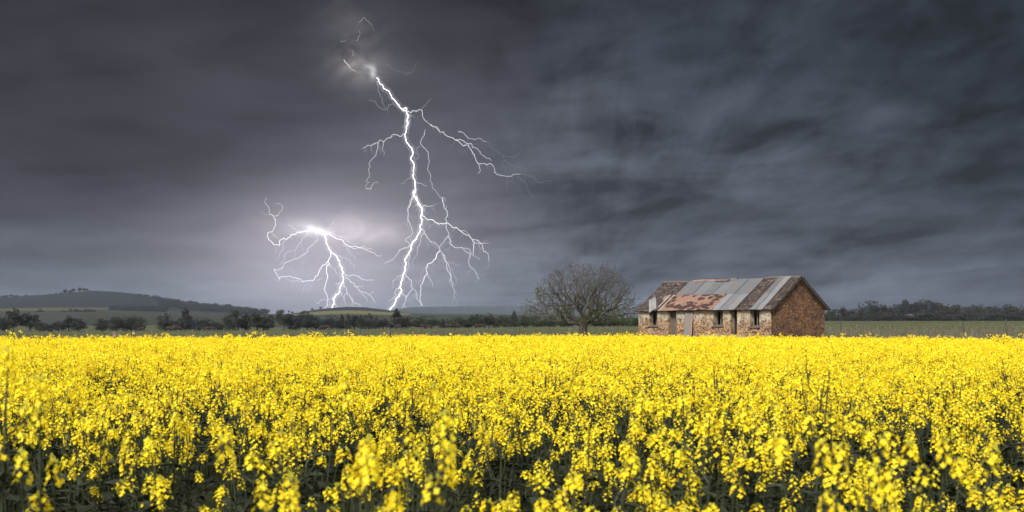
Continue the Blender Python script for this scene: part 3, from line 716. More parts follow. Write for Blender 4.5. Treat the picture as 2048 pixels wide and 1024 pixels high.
c = t.mix(t.m('MULTIPLY', t.noise(co, 14, 4, .7), .4), c, (.07, .05, .04, 1)); t.l.new(c, p.inputs['Base Color'])
ex = lambda cx: fx(1240+cx/4.6545)
SH = [(ROOFX0, ex(430), 0, 1), (ex(1085), ex(1250), 0, 1), (ex(1345), ROOFX1, 0, 1), (ex(325), ex(420), 0, .6)]
for j, (a, b, t0, t1) in enumerate(SH[:3]):
    q = MB(); shingles(q, a, b, t0, t1, 0, .03); q.build('shingle_roof', sh_m, house)
q = MB(); shingles(q, ROOFX0, ROOFX1, 0, 1, 1, .01); q.build('shingle_roof', sh_m, house)
def tin_mat(name, rust, base=(.115, .127, .140), seed=0.0):
    m_, t, p = mat(name, None, .5, .5)
    co = t.new('ShaderNodeTexCoord').outputs['Object']; x, y, z = t.sep(co); oi = t.new('ShaderNodeObjectInfo').outputs['Random']
    cs = t.add(co, t.comb(seed, t.m('MULTIPLY', oi, 9.0), 0))
    n = t.noise(cs, 2.4, 6, .7); 
    run = t.noise(t.comb(t.m('MULTIPLY', t.sep(cs)[0], 14.0), t.m('MULTIPLY', t.sep(cs)[1], .8), 0.0), 1.0, 4, .6)
    g = t.mix(n, tuple(q*.72 for q in base)+(1,), base+(1,)); g = t.mix(oi, t.scale(g, .78), t.scale(g, 1.25))
    if rust == 0:
        f = t.smooth(t.m('ADD', t.m('MULTIPLY', run, .7), t.m('MULTIPLY', n, .5)), .56, .70); c = t.mix(t.m('MULTIPLY', f, .65), g, (.15, .10, .068, 1))
    else:
        f = t.smooth(t.m('ADD', t.m('MULTIPLY', run, .3), t.m('MULTIPLY', n, .7)), .36, .52)
        c = t.mix(t.m('MULTIPLY', f, .85), t.mix(.35, g, (.25, .17, .125, 1)), (.165, .078, .042, 1))
        v_ = t.new('ShaderNodeTexVoronoi'); mp = t.comb(t.m('MULTIPLY', t.sep(cs)[0], 1.25), t.m('MULTIPLY', t.sep(cs)[1], 3.0), 0.0)
        t.put(v_.inputs['Vector'], t.add(mp, t.scale(t.comb(n, run, n), .7))); v_.inputs['Scale'].default_value = 1.15
        cell = t.sep(v_.outputs['Color'])[0]; pk = t.m('MULTIPLY', t.smooth(cell, .36, .40), t.smooth(v_.outputs['Distance'], .62, .52))
        c = t.mix(pk, c, (.030, .011, .009, 1))
    t.l.new(c, p.inputs['Base Color']); t.put(p.inputs['Metallic'], .25 if rust == 0 else .05); t.put(p.inputs['Roughness'], .55 if rust == 0 else .85)
    return m_
tin = tin_mat('galvanised_tin', 0); tin2 = tin_mat('pale_tin', 0, (.165, .178, .192), 3.0); rust = tin_mat('rusty_tin', 1, (.17, .17, .175))
def sheet(x0, x1, t0, t1, lift, mt, label=None, curl=0.0, skew=0.0):
    q = MB(); nw = int((x1-x0)/.076*4)+1; nt = 9; vs = []
    for j in range(nt+1):
        tt = t0+(t1-t0)*j/nt
        for i in range(nw+1):
            x = x0+(x1-x0)*i/nw + skew*(tt-t0); l = lift+.010*math.sin(i*math.pi/2) + curl*(1-j/nt)**3*.1 + .004*math.sin(j*1.7+x0*5)
            vs.append(rp(x, tt, l))
    fs = [(j*(nw+1)+i, j*(nw+1)+i+1, (j+1)*(nw+1)+i+1, (j+1)*(nw+1)+i) for j in range(nt) for i in range(nw)]
    q.raw(vs, fs); o = q.build('roof_sheet', mt, house)
    so_ = o.modifiers.new('thickness', 'SOLIDIFY'); so_.thickness = .004; so_.offset = 1
    if label: o['label'] = label
    return o
TM = .515
# upper row: eave equivalents of seams seen at ridge (crop px minus shift)
ups = [403, 480, 560, 655, 745, 850, 955, 1100]
for i in range(len(ups)-1):
    sheet(ex(ups[i])+.03, ex(ups[i+1])-.005, TM-.02, .985 if i not in (3,) else .93, .07+.012*(i % 2)+random.uniform(0, .008), tin, curl=.1)
lows = [(392, 478), (478, 560), (560, 650), (650, 735), (735, 812), (812, 885)]
for i, (a, b) in enumerate(lows):
    sheet(ex(a)+.01, ex(b)+.03, -.015+random.uniform(-.004, .004), TM+random.uniform(-.01, .015), .062+.012*(i % 2), rust, 'rusty red roof sheet' if i == 0 else None, curl=.15)
for i, (a, b) in enumerate([(885, 950), (950, 1020), (1020, 1095)]):
    sheet(ex(a)+.025, ex(b)-.005, -.02, TM+.01, .066+.012*((i+1) % 2), tin2 if i != 1 else tin, curl=.1)
sheet(ex(312), ex(350), -.01, TM, .06, rust, 'narrow rusty sheet beside the window')
for xx in (ex(352), ex(386)): 
    q = MB(); w_ = .035; q.raw([rp(xx, -.01, .05), rp(xx+w_, -.01, .05), rp(xx+w_, TM, .05), rp(xx, TM, .05), rp(xx, -.01, .10), rp(xx+w_, -.01, .10), rp(xx+w_, TM, .10), rp(xx, TM, .10)], [(4, 5, 6, 7), (0, 1, 5, 4), (1, 2, 6, 5), (3, 0, 4, 7), (2, 3, 7, 6)])
    q.build('batten', noisy('pale_batten', (.32, .28, .24, 1), (.45, .40, .35, 1), 5), house)
sheet(ex(1237), ex(1292), -.01, TM+.01, .062, tin2); sheet(ex(1298), ex(1352), -.02, TM+.005, .07, tin2)
sheet(ex(1240), ex(1300), TM-.02, .985, .078, tin); sheet(ex(1300), ex(1356), TM-.02, .99, .09, tin2)
# ridge capping
q = MB(); xa, xb = ex(430), ex(845)
for side in (0, 1):
    for i in range(10):
        a = xa+(xb-xa)*i/10; b = xa+(xb-xa)*(i+1)/10; h_ = .10+.006*(i % 2)
        A_ = [rp(a, .955, h_, side), rp(b-.01, .955, h_, side), rp(b-.01, 1.0, h_+.01, side), rp(a, 1.0, h_+.01, side)]
        q.raw(A_, [(0, 1, 2, 3)])
q.build('ridge_cap', noisy('rust_cap', (.10, .06, .04, 1), (.24, .17, .13, 1), 3), house)
q = MB(); shingles(q, ex(705), ex(790), .90, 1.0, 0, 0)
for v_ in q.v: v_[:, 2] += .10
q.build('shingle_patch', sh_m, house)
q = MB()
for side in (0, 1):
    for i in range(30):
        a = ROOFX0+(ROOFX1-ROOFX0)*i/30; b = ROOFX0+(ROOFX1-ROOFX0)*(i+1)/30
        if xa-.1 < a < ex(1090): continue
        j_ = random.uniform(0, .02); q.raw([rp(a, .95, .055+j_, side), rp(b, .95, .055+j_, side), rp(b, 1.0, .06+j_, side), rp(a, 1.0, .06+j_, side)], [(0, 1, 2, 3)])
q.build('ridge_cap', wood_dark, house)
# barge boards on the right gable and pale lining strip along the rear slope
barge_m = noisy('old_barge', (.018, .015, .013, 1), (.042, .036, .031, 1), 4)
def barge(x, side, l0, l1, th, mt, nm, t0=0.0, t1=1.0):
    q = MB(); A_ = [rp(x, t0, l0, side), rp(x, t1, l0, side), rp(x, t1, l1, side), rp(x, t0, l1, side)]
    B_ = [(a+th, b, c) for a, b, c in A_]; q.raw(A_+B_, [(0, 1, 2, 3), (7, 6, 5, 4), (0, 4, 5, 1), (1, 5, 6, 2), (2, 6, 7, 3), (3, 7, 4, 0)]); return q.build(nm, mt, house)
barge(ROOFX1-.02, 0, -.12, .02, .03, barge_m, 'barge_board'); barge(ROOFX1-.02, 1, -.17, .05, .03, barge_m, 'barge_board')
barge(Lh+.05, 1, -.16, -.06, .03, noisy('pale_trim', (.26, .18, .12, 1), (.40, .30, .21, 1), 3), 'trim_board', .06, .97)
barge(Lh+.05, 0, -.16, -.06, .03, wood_dark, 'trim_board', .06, .97)
# thick verge of shingles at the right gable
q = MB()
for side in (0, 1):
    for i in range(26):
        a = i/26; b = (i+1)/26; l = .02+.028*(i % 2)
        A_ = [rp(ROOFX1-.05, a, 0, side), rp(ROOFX1+.02, a, 0, side), rp(ROOFX1+.02, b, 0, side), rp(ROOFX1-.05, b, 0, side), rp(ROOFX1-.05, a, l+.03, side), rp(ROOFX1+.02, a, l+.03, side), rp(ROOFX1+.02, b, l, side), rp(ROOFX1-.05, b, l, side)]
        q.raw(A_, [(4, 5, 6, 7), (0, 1, 5, 4), (1, 2, 6, 5), (3, 0, 4, 7)])
q.build('verge', sh_m, house)
# loose sheets
def free_sheet(name, P0, P1, P2, P3_, mt, label, parent, amp=.012, waves=9, bend=.0, curve_bottom=0.0):
    q = MB(); nu, nv = waves*4, 10; vs = []
    P0, P1, P2, P3_ = map(Vector, (P0, P1, P2, P3_)); nrm = (P1-P0).cross(P3_-P0).normalized()
    for j in range(nv+1):
        for i in range(nu+1):
            a, b = i/nu, j/nv; pnt = P0*(1-a)*(1-b)+P1*a*(1-b)+P2*a*b+P3_*(1-a)*b
            pnt = pnt + nrm*(amp*math.sin(i*math.pi/2)+bend*math.sin(a*math.pi)) + Vector((0, 0, curve_bottom*(1-b)*math.sin(a*math.pi*.5)))
            vs.append(tuple(pnt))
    fs = [(j*(nu+1)+i, j*(nu+1)+i+1, (j+1)*(nu+1)+i+1, (j+1)*(nu+1)+i) for j in range(nv) for i in range(nu)]
    q.raw(vs, fs); o = q.build(name, mt, parent); mo_ = o.modifiers.new('thickness', 'SOLIDIFY'); mo_.thickness = .005
    if label: o['label'] = label
    return o
def zr(row, px, Y=0.0):
    X = fxy(px, Y); D = OY-X*sA+Y*cA; return EYE+(HZ-row)/F*D
white_tin = tin_mat('whitish_tin', 0, (.34, .35, .38), 5.0)
def hp(px, row, Y): return (fxy(px, Y), Y, zr(row, px, Y))
free_sheet('hanging_sheet', hp(1298, 625.5, -.50), hp(1312.5, 616.5, -.44), hp(1312, 598, -.50), hp(1298, 601, -.60), white_tin, 'bent whitish tin sheet hanging off the eave above the left window', house, bend=.05)
q = MB(); A_ = [hp(1298, 601, -.60), hp(1312, 598, -.50), hp(1309.5, 592.5, -.56)]
q.raw(A_+[(a, b+.012, c) for a, b, c in A_], [(0, 1, 2), (5, 4, 3), (0, 3, 4, 1), (1, 4, 5, 2), (2, 5, 3, 0)]); q.build('sheet_corner', white_tin, house)
ls = free_sheet('leaning_sheet', (fxy(1366.5, -.5), -.5, .0), (fxy(1380.5, -.5), -.5, .0), (fxy(1384.5, -.07), -.07, EZ-.06), (fxy(1370, -.07), -.07, EZ-.06), tin_mat('dull_tin', 0, (.135, .14, .14), 7.0), 'grey tin sheet leaning over the doorway', house, amp=.009)
q = MB(); a0 = Vector((fxy(1381, -.5), -.51, 0)); a1 = Vector((fxy(1385.5, -.06), -.06, EZ-.05)); q.tube([a0, a1], .035, 4); q.build('timber_edge', noisy('orange_timber', (.22, .11, .06, 1), (.34, .20, .12, 1), 4), house)

# ================================================================ fences, board, cattle
post_dark = noisy('dark_post', (.035, .030, .025, 1), (.08, .07, .055, 1), 6); post_pale = noisy('pale_post', (.09, .085, .065, 1), (.17, .16, .12, 1), 6)
wire_m, _, _ = mat('wire', (.10, .10, .10, 1), .5)
def fence(name, posts, label, group=None):
    """posts: px, D, height, dark, lean"""
    x0, y0, z0 = at(posts[0][0], posts[0][1]); root = empty(name, (x0, y0, z0)); tag(root, label, 'fence', group)
    tops = []
    for (px, D, h, dk, ln) in posts:
        x, y, z = at(px, D); b = Vector((x-x0, y-y0, z-z0-.2)); tp = Vector((x-x0+ln, y-y0, z-z0+h)); tops.append((b, tp, h))
        q = MB(); q.tube([b, (b+tp)/2+Vector((random.uniform(-.02, .02), 0, 0)), tp], [.085 if dk else .05, .08 if dk else .045, .07 if dk else .04], 6); q.build('post', post_dark if dk else post_pale, root)
    q = MB()
    for hh in (.25, .55, .85, .98):
        for (b, tp, h), (b2, tp2, h2) in zip(tops, tops[1:]):
            p0 = b+(tp-b)*((hh*h+.2)/(h+.2)); p1 = b2+(tp2-b2)*((hh*h2+.2)/(h2+.2)); pm = (p0+p1)/2-Vector((0, 0, .03)); q.tube([p0, pm, p1], .006, 3)
    q.build('wires', wire_m, root)
F1 = [(px, np.interp(px, [0, 600, 1100, 1240], [165, 150, 128, 112]), h, dk, random.uniform(-.04, .04)) for px, h, dk in
      [(-40, 1.15, 0), (60, 1.1, 0), (120, 1.15, 0), (173, 1.15, 0), (237, 1.15, 0), (304, 1.1, 0), (328, 1.1, 1), (385, 1.1, 0), (448, 1.25, 0), (480, 1.3, 0), (489, 1.05, 1), (523, 1.25, 0), (558, 1.1, 0), (603, 1.1, 0), (657, 1.25, 1), (689, 1.1, 0), (720, 1.3, 1), (777, 1.3, 0), (780.5, 1.25, 1), (841, 1.25, 1), (909, 1.3, 1), (955, 1.2, 0), (977, 1.2, 1), (1039, 1.35, 1), (1100, 1.35, 1), (1139, 1.3, 0), (1235, 1.45, 1)]]
fence('wire_fence', F1, 'long thin post and wire fence across the paddock behind the crop, left of the cottage')
fence('wire_fence', [(1620, 98, 1.5, 1, 0), (1682, 96, 1.75, 1, 0), (1930, 112, 1.55, 1, -.25), (2016, 94, 1.85, 1, -.22), (2110, 92, 1.8, 1, .05)], 'tall dark post and wire fence in the weedy paddock right of the cottage')
x, y, z = at(1945, 74); q = MB(); q.tube([(0, 0, -.3), (.01, 0, 1.22)], .028, 6); q.tube([(-.05, 0, 1.21), (.13, 0, 1.24)], .03, 5)
o = q.build('stake', post_pale, loc=(x, y, z)); tag(o, 'short pale stake with a bent tip behind the crop at the right', 'stake')
# pinkish board
x, y, z = at(228.5, 128); bo = empty('weathered_board', (x, y, z)); tag(bo, 'small faded pink board on short legs in the left paddock', 'board')
pk = noisy('faded_pink', (.085, .065, .062, 1), (.15, .12, .115, 1), 9)
q = MB()
for j in range(4): q.box((-.26+.01*j, -.01, .30+j*.16), (.26-.015*j, .015, .30+j*.16+.135))
q.build('panel', pk, bo)
for xx in (-.10, .12):
    q = MB(); q.box((xx-.03, .017, -.1), (xx+.03, .06, .9)); q.build('leg', pk, bo)
# cattle
def cow_mesh(graze, variant):
    """one skinned body: trunk, neck, head, four jointed legs, tail"""
    V = []; Ed = []; R = []
    def add(p_, r_, par_=None):
        V.append(p_); R.append(r_ if hasattr(r_, '__len__') else (r_, r_))
        if par_ is not None: Ed.append((par_, len(V)-1))
        return len(V)-1
    hip = add((-.72, 0, 1.04), (.27, .36)); loin = add((-.25, 0, .96), (.31, .46), hip); chest = add((.30, 0, .93), (.31, .48), loin); shl = add((.68, 0, 1.02), (.24, .38), chest)
    if graze: nk = add((1.00, 0, .82), (.14, .18), shl); hd = add((1.25, 0, .42), (.12, .14), nk); mz = add((1.36, 0, .12), .075, hd)
    else: nk = add((1.02, 0, 1.25), (.14, .18), shl); hd = add((1.25, 0, 1.38), (.12, .14), nk); mz = add((1.55, 0, 1.22), .08, hd)
    for s_ in (-1, 1):
        e = add((hd and V[hd][0]-.04, s_*.20, V[hd][2]+.05), .03, hd)
        a = add((.60, s_*.19, .74), .14, shl); b = add((.62+variant*.05*s_, s_*.18, .45), .09, a); c_ = add((.60+variant*.08*s_, s_*.18, .10), .065, b); add((.63+variant*.08*s_, s_*.18, .02), .055, c_)
        a = add((-.74, s_*.20, .80), .14, hip); b = add((-.62, s_*.20, .60), .11, a); c_ = add((-.82, s_*.19, .38), .075, b); d = add((-.78+variant*.07*s_, s_*.19, .10), .06, c_); add((-.74+variant*.07*s_, s_*.19, .02), .055, d)
    t1_ = add((-.98, 0, 1.12), .035, hip); t2_ = add((-1.02, 0, .70), .025, t1_); add((-1.01, 0, .45), .045, t2_)
    me = bpy.data.meshes.new('cow'); me.from_pydata(V, Ed, []); o_ = bpy.data.objects.new('cow_tmp', me); COL.objects.link(o_)
    sk = o_.modifiers.new('skin', 'SKIN'); 
    for i, r_ in enumerate(R): me.skin_vertices[0].data[i].radius = r_; me.skin_vertices[0].data[i].use_root = (i == 1)
    sb = o_.modifiers.new('sub', 'SUBSURF'); sb.levels = 1; sb.render_levels = 1
    dg = bpy.context.evaluated_depsgraph_get(); me2 = bpy.data.meshes.new_from_object(o_.evaluated_get(dg)); me2.name = 'cow'
    bpy.data.objects.remove(o_)
    me2.materials.clear(); me2.materials.append(hide)
    me2.polygons.foreach_set('use_smooth', [True]*len(me2.polygons)); return me2
hide, t, p = mat('red_hide', None, .8, .2); co = t.new('ShaderNodeTexCoord').outputs['Object']; x_, y_, z_ = t.sep(co)
face = t.smooth(x_, 1.16, 1.24)
t.l.new(t.mix(face, t.mix(t.noise(co, 3), (.016, .009, .009, 1), (.028, .015, .013, 1)), (.12, .10, .09, 1)), p.inputs['Base Color'])
CM = [cow_mesh(True, 1), cow_mesh(True, -.6), cow_mesh(False, .4)]
for (px, D, mi, rz, lb) in [(283, 262, 1, 3.2, 'dark red cow grazing under the right end of the thicket by the pink board'),
    (337, 262, 0, 0.1, 'dark red cow grazing below the lone free standing tree'), (347, 264, 2, 3.0, 'dark red cow standing tail to tail with the cow below the lone tree'), (358, 266, 1, .3, 'dark red cow grazing under the tall pointed tree'),
    (413, 268, 0, 2.9, 'dark red cow grazing on the left of a pair under the low dome tree'), (425, 266, 1, .2, 'dark red cow grazing on the right of a pair under the low dome tree'),
    (588, 268, 2, 1.3, 'dark red cow seen end on under the round topped gapped tree'), (644, 270, 0, 3.1, 'dark red cow grazing just left of a dark fence post under the lightning'), (655, 271, 1, 0.1, 'dark red cow grazing right against a dark fence post under the lightning'),
    (779, 270, 1, 1.2, 'dark red cow turned away beside the double fence posts'), (797, 268, 0, 3.1, 'dark red cow grazing below the tallest conifer'),
    (846, 270, 1, .1, 'dark red cow grazing left under the widest domed tree'), (858, 272, 0, 3.0, 'dark red cow grazing right under the widest domed tree'),
    (900, 268, 2, 3.1, 'white faced red cow standing left under the second domed tree'), (916, 268, 1, .05, 'dark red cow grazing right under the second domed tree'),
    (955, 266, 0, 3.15, 'white faced red cow grazing under the rounded green tree'), (965, 268, 1, .1, 'rightmost dark red cow close behind the white faced one')]:
    o = bpy.data.objects.new('cow', CM[mi]); COL.objects.link(o); x, y, z = at(px, D); o.location = (x, y, z); o.scale = (.88,)*3; o.rotation_euler = (0, 0, rz); tag(o, lb, 'cow', 'red cattle under the tree line')

# ================================================================ paddock grass and dry weeds
def blades(name, n, region, hfun, w, mt, spread=.25, branch=0.0):
    q = MB(); V = []; Fc = []; b = 0
    for _ in range(n):
        px, D = region(); x, y, z = at(px, D); h = hfun(px, D)
        lx, ly = random.gauss(0, spread)*h, random.gauss(0, spread)*h; ww = w*D/80; a = random.random()*3.14; cx, cy = math.cos(a)*ww, math.sin(a)*ww
        V += [(x-cx, y-cy, z-.03), (x+cx, y+cy, z-.03), (x+lx*.4+cx*.7, y+ly*.4+cy*.7, z+h*.6), (x+lx*.4-cx*.7, y+ly*.4-cy*.7, z+h*.6), (x+lx, y+ly, z+h)]
        Fc += [(b, b+1, b+2, b+3), (b+3, b+2, b+4)]; b += 5
        if random.random() < branch:
            s_ = random.choice((-1, 1)); V += [(x+lx*.3-ww, y, z+h*.4), (x+lx*.3+ww, y, z+h*.4), (x+lx*.3+s_*h*.35, y+random.gauss(0, .1), z+h*random.uniform(.7, 1.0))]; Fc += [(b, b+1, b+2)]; b += 3
    q.raw(V, Fc); o_ = q.build(name, mt); return o_
dry = leaf_mat('dry_stalks', (.06, .05, .036, 1), (.21, .18, .135, 1), .1)
grn = leaf_mat('paddock_grass', (.05, .075, .02, 1), (.13, .13, .055, 1), .1)
def reg_r():
    D = random.choice([random.uniform(72, 100), random.uniform(95, 140), random.uniform(90, 180)]); return random.uniform(1630, 2110), D
o = blades('dry_weeds', 5200, reg_r, lambda px, D: random.uniform(.15, .75)*(1.2 if random.random() < .12 else .75), .010, dry, .28, .5); tag(o, 'pale dead weed stalks standing in the right paddock', 'weeds', kind='stuff')
def reg_g():
    D = 64+random.random()**1.6*200; return random.uniform(-60, 2110), D
o = blades('grass', 42000, reg_g, lambda px, D: random.uniform(.08, .30), .016, grn, .35); tag(o, 'rough olive green paddock grass behind the crop', 'grass', kind='stuff')
def reg_w():
    c = random.choice([(1190, 70), (1205, 72), (1258, 66), (1060, 75), (1065, 74), (1290, 66)]); return c[0]+random.gauss(0, 5), c[1]+random.gauss(0, 1)
o = blades('weed_stems', 60, reg_w, lambda px, D: random.uniform(.7, 1.5), .009, dry, .2, .8); tag(o, 'few thin pale weed stems between the bare tree and the cottage', 'weeds', kind='stuff')
def reg_h():
    X = random.uniform(-.5, Lh+2); Y = random.choice([random.uniform(-1.2, -.1)]); 
    wx = OX+X*cA+Y*sA; wy = OY-X*sA+Y*cA; return 1024+wx/wy*F, wy
o = blades('wall_weeds', 2600, reg_h, lambda px, D: random.uniform(.3, .95), .012, grn, .2, .3); tag(o, 'green weeds along the foot of the cottage wall', 'weeds', kind='stuff')

# ================================================================ canola crop
stem_m = leaf_mat('canola_stem', (.016, .022, .011, 1), (.042, .050, .024, 1), .08)
leaf_m = leaf_mat('canola_leaf', (.015, .019, .011, 1), (.036, .042, .022, 1), .12)
bud_m = leaf_mat('canola_bud', (.28, .30, .03, 1), (.50, .44, .04, 1), .2)
pet_m = leaf_mat('canola_petal', (.94, .68, .010, 1), (1.0, .88, .036, 1), .45, .5)
t = NT(pet_m.node_tree); gi2 = t.new('ShaderNodeNewGeometry').outputs['Random Per Island']; mixn = [n_ for n_ in t.n if n_.type == 'MIX'][0]; old = t.mix(t.smooth(gi2, .90, .99), mixn.outputs[2], (.85, .46, .012, 1))
for sk_ in (t.n['Principled BSDF'].inputs['Base Color'], [n_ for n_ in t.n if n_.type == 'BSDF_TRANSLUCENT'][0].inputs[0]): t.l.new(old, sk_)
CMATS = [stem_m, leaf_m, bud_m, pet_m]
def quad_leaf(mb, p0, dr, L, w, mi, droop=.3):
    d = Vector(dr).normalized(); sd_ = d.cross(Vector((0, 0, 1))); sd_ = sd_.normalized() if sd_.length > .1 else Vector((1, 0, 0)); p0 = Vector(p0)
    a = p0+d*L*.5; b = p0+d*L-Vector((0, 0, droop*L))
    mb.raw([p0, a+sd_*w, b, a-sd_*w], [(0, 1, 2, 3)], mi)
def raceme(mb, base, dr, lod, r_):
    f0_ = len(mb.f); raceme_(mb, base, dr, lod, r_); mb.rac.append((f0_, len(mb.f)))
def raceme_(mb, base, dr, lod, r_):
    d = Vector(dr).normalized(); L = r_.uniform(.05, .10) if lod == 0 else r_.uniform(.05, .12); ax = base+d*L
    if lod == 0:
        mb.tube([base, ax], [.0026, .0015], 3, 0, False)
        n = r_.randint(10, 22); x1 = d.orthogonal().normalized(); x2 = d.cross(x1)
        for i in range(n):
            q = i*2.4+r_.random(); f = i/n; out_ = (x1*math.cos(q)+x2*math.sin(q)); c = base+d*L*(.2+.78*f)+out_*(.026*(1-.45*f))+d*.006
            nrm = (out_*.8+d*.7+Vector((r_.gauss(0, .2), r_.gauss(0, .2), r_.gauss(0, .2)))).normalized(); e1 = nrm.orthogonal().normalized(); e2 = nrm.cross(e1); s_ = r_.uniform(.0060, .0084)
            for kk in range(4):
                aa = kk*math.pi/2+q; p1_ = e1*math.cos(aa)+e2*math.sin(aa); p2_ = e1*math.cos(aa+1.57)+e2*math.sin(aa+1.57)
                mb.raw([c, c+p1_*s_*.75+p2_*s_*.55+nrm*s_*.1, c+p1_*s_*1.35+nrm*s_*.25, c+p1_*s_*.75-p2_*s_*.55+nrm*s_*.1], [(0, 1, 2, 3)], 3)
        for i in range(5):
            c = ax+Vector((r_.gauss(0, .006), r_.gauss(0, .006), r_.gauss(.004, .004))); s_ = .0045
            mb.raw([c+Vector((-s_, 0, 0)), c+Vector((s_, 0, 0)), c+Vector((0, s_, 0)), c+Vector((0, 0, s_*2))], [(0, 2, 1), (0, 1, 3), (1, 2, 3), (2, 0, 3)], 2)
    else:
        n = (13, 9)[lod-1]; sz = (.0098, .0155)[lod-1]
        for i in range(n):
            c = base+d*L*r_.uniform(.15, 1)+Vector((r_.gauss(0, .021), r_.gauss(0, .021), r_.gauss(0, .010)))
            e1 = Vector((r_.gauss(0, 1), r_.gauss(0, 1), r_.gauss(0, .45))).normalized(); e2 = e1.orthogonal().normalized(); e2 = (e2+e1.cross(e2)*r_.gauss(0, 1)).normalized(); s_ = sz*r_.uniform(.7, 1.25)
            mb.raw([c-e1*s_, c-e2*s_, c+e1*s_, c+e2*s_], [(0, 1, 2, 3)], 3)
        c = ax; s_ = .008; mb.raw([c+Vector((-s_, 0, 0)), c+Vector((s_, 0, 0)), c+Vector((0, 0, s_*1.5))], [(0, 1, 2)], 2)
def plant(lod, seed):
    r_ = random.Random(seed); mb = MB(); H = 1.0
    base = Vector((0, 0, 0)); k1 = Vector((r_.gauss(0, .03), r_.gauss(0, .03), .5)); k2 = Vector((k1.x+r_.gauss(0, .03), k1.y+r_.gauss(0, .03), .93))
    sd_ = (4, 3, 3)[lod]; mb.tube([base, k1, k2], [.008, .006, .003] if lod < 2 else [.01, .008, .005], sd_, 0, False)
    raceme(mb, k2, (k2-k1), lod, r_)
    nb = r_.randint(3, 8) if lod == 0 else r_.randint(5, 8)
    for i in range(nb):
        f = r_.uniform(.42, .85); p0 = k1.lerp(k2, (f-.5)/.43) if f > .5 else base.lerp(k1, f/.5); q = i*2.3+r_.random()*.8
        ztop = r_.uniform(.72, 1.03); sp = (ztop-f)*r_.uniform(.25, .55)
        e = p0+Vector((math.cos(q)*sp, math.sin(q)*sp, ztop-f)); m_ = p0.lerp(e, .5)+Vector((math.cos(q)*.02, math.sin(q)*.02, -.02))
        mb.tube([p0, m_, e], [.004, .0035, .0022] if lod < 2 else [.006, .005, .003], 3, 0, False)
        raceme(mb, e, e-m_+Vector((0, 0, .1)), lod, r_)
        # seed pods below the flowers
        if lod < 2:
            for j in range(6 if lod == 0 else 3):
                c = m_.lerp(e, r_.uniform(.2, .95)); dd = Vector((r_.gauss(0, 1), r_.gauss(0, 1), .8)).normalized(); s2 = dd.orthogonal()*.0022
                mb.raw([c-s2, c+s2, c+dd*.045], [(0, 1, 2)], 0)
    for i in range((15, 11, 6)[lod]):
        f = r_.uniform(.15, .84); p0 = base.lerp(k2, f); q = i*2.4+r_.random(); quad_leaf(mb, p0, (math.cos(q), math.sin(q), r_.uniform(.1, .7)), r_.uniform(.09, .22)*(1.2-f*.6), r_.uniform(.018, .04), 1, r_.uniform(.1, .6))
    return mb
src = bpy.data.collections.new('canola_plants_source')
NV = 8
for lod in range(3):
    for k_ in range(NV):
        o_ = bpy.data.objects.new('canola_%d%02d' % (lod, k_), plant(lod, 100*lod+k_).mesh('canola', CMATS)); src.objects.link(o_)
EDX = [-400, 0, 300, 900, 1250, 1500, 1700, 2048, 2500]; EDY = [43, 44, 46, 56, 58, 50, 47, 40, 38]
pts = []; dens_near, dens_far = 34, 24
def scatter(y0_, y1_, dens, ext=4.0):
    wid = 2*(.53*y1_+ext); n = int(wid*(y1_-y0_)*dens); y_ = y0_+(y1_-y0_)*rng.random(n); x_ = (rng.random(n)-.5)*wid
    ok = np.abs(x_) < .53*y_+ext; return x_[ok], y_[ok]
X_, Y_ = [], []
for a, b, dn in [(1.9, 4, 9.5), (4, 6, 12), (6, 9, 16), (9, 14, 25), (14, 24, 31), (24, 40, 27), (40, 64, 24)]:
    q1, q2 = scatter(a, b, dn); X_.append(q1); Y_.append(q2)
X_ = np.concatenate(X_); Y_ = np.concatenate(Y_)
edge_ = np.interp(1024+X_/np.maximum(Y_, 1)*F, EDX, EDY); ok = Y_ < edge_ + rng.normal(0, .25, len(Y_))
# keep the crop off the cottage
lx = (X_-OX)*cA-(Y_-OY)*sA; ly = (X_-OX)*sA+(Y_-OY)*cA; ok &= ~((lx > -.6) & (lx < Lh+.8) & (ly > -1.7))
X_, Y_ = X_[ok], Y_[ok]
# uneven stand: thin patches and taller clumps
def fld(x, y, s_, ph): return np.sin(x*s_+ph)*np.cos(y*s_*1.3-ph*2)+.6*np.sin(x*s_*2.3+y*s_*1.7+ph*3)+.4*np.cos(x*s_*4.1-y*s_*3.3+ph)
thin = fld(X_, Y_, 1.1, .4)+.7*fld(X_, Y_, 3.3, 1.9); nearness = np.interp(Y_, [3, 9, 22], [1, .8, .15])
keep = rng.random(len(X_)) < np.clip(.80-.16*nearness+(.16+.42*nearness)*thin, .06, 1); X_, Y_ = X_[keep], Y_[keep]
ht = 1.10*(1+.045*fld(X_, Y_, .7, 2.1)+rng.normal(0, .05, len(X_))*np.interp(Y_, [4, 20], [2.1, 1.0])-.06*np.interp(Y_, [4, 14], [1, 0])); tall = rng.random(len(X_)) < np.interp(Y_, [4, 16], [.07, .025]); ht[tall] += rng.uniform(.06, .24, tall.sum())
ht *= np.interp(Y_, [20, 55], [1, .90]); ht = np.where(Y_ < 2.6, np.minimum(ht, 1.15), ht)
Z_ = zf(X_, Y_)
lod_ = np.where(Y_ < 8, 0, np.where(Y_ < 22, 1, 2)); var = lod_*NV + rng.integers(0, NV, len(X_))
cme = bpy.data.meshes.new('canola_crop'); cme.from_pydata(np.stack([X_, Y_, Z_], 1).tolist(), [], [])
def fattr(nm, typ, arr):
    a = cme.attributes.new(nm, typ, 'POINT')
    if typ == 'FLOAT_VECTOR': a.data.foreach_set('vector', arr.ravel())
    else: a.data.foreach_set('value', arr)
n = len(X_); rot = np.stack([rng.normal(0, .07, n), rng.normal(0, .07, n), rng.random(n)*6.28], 1)
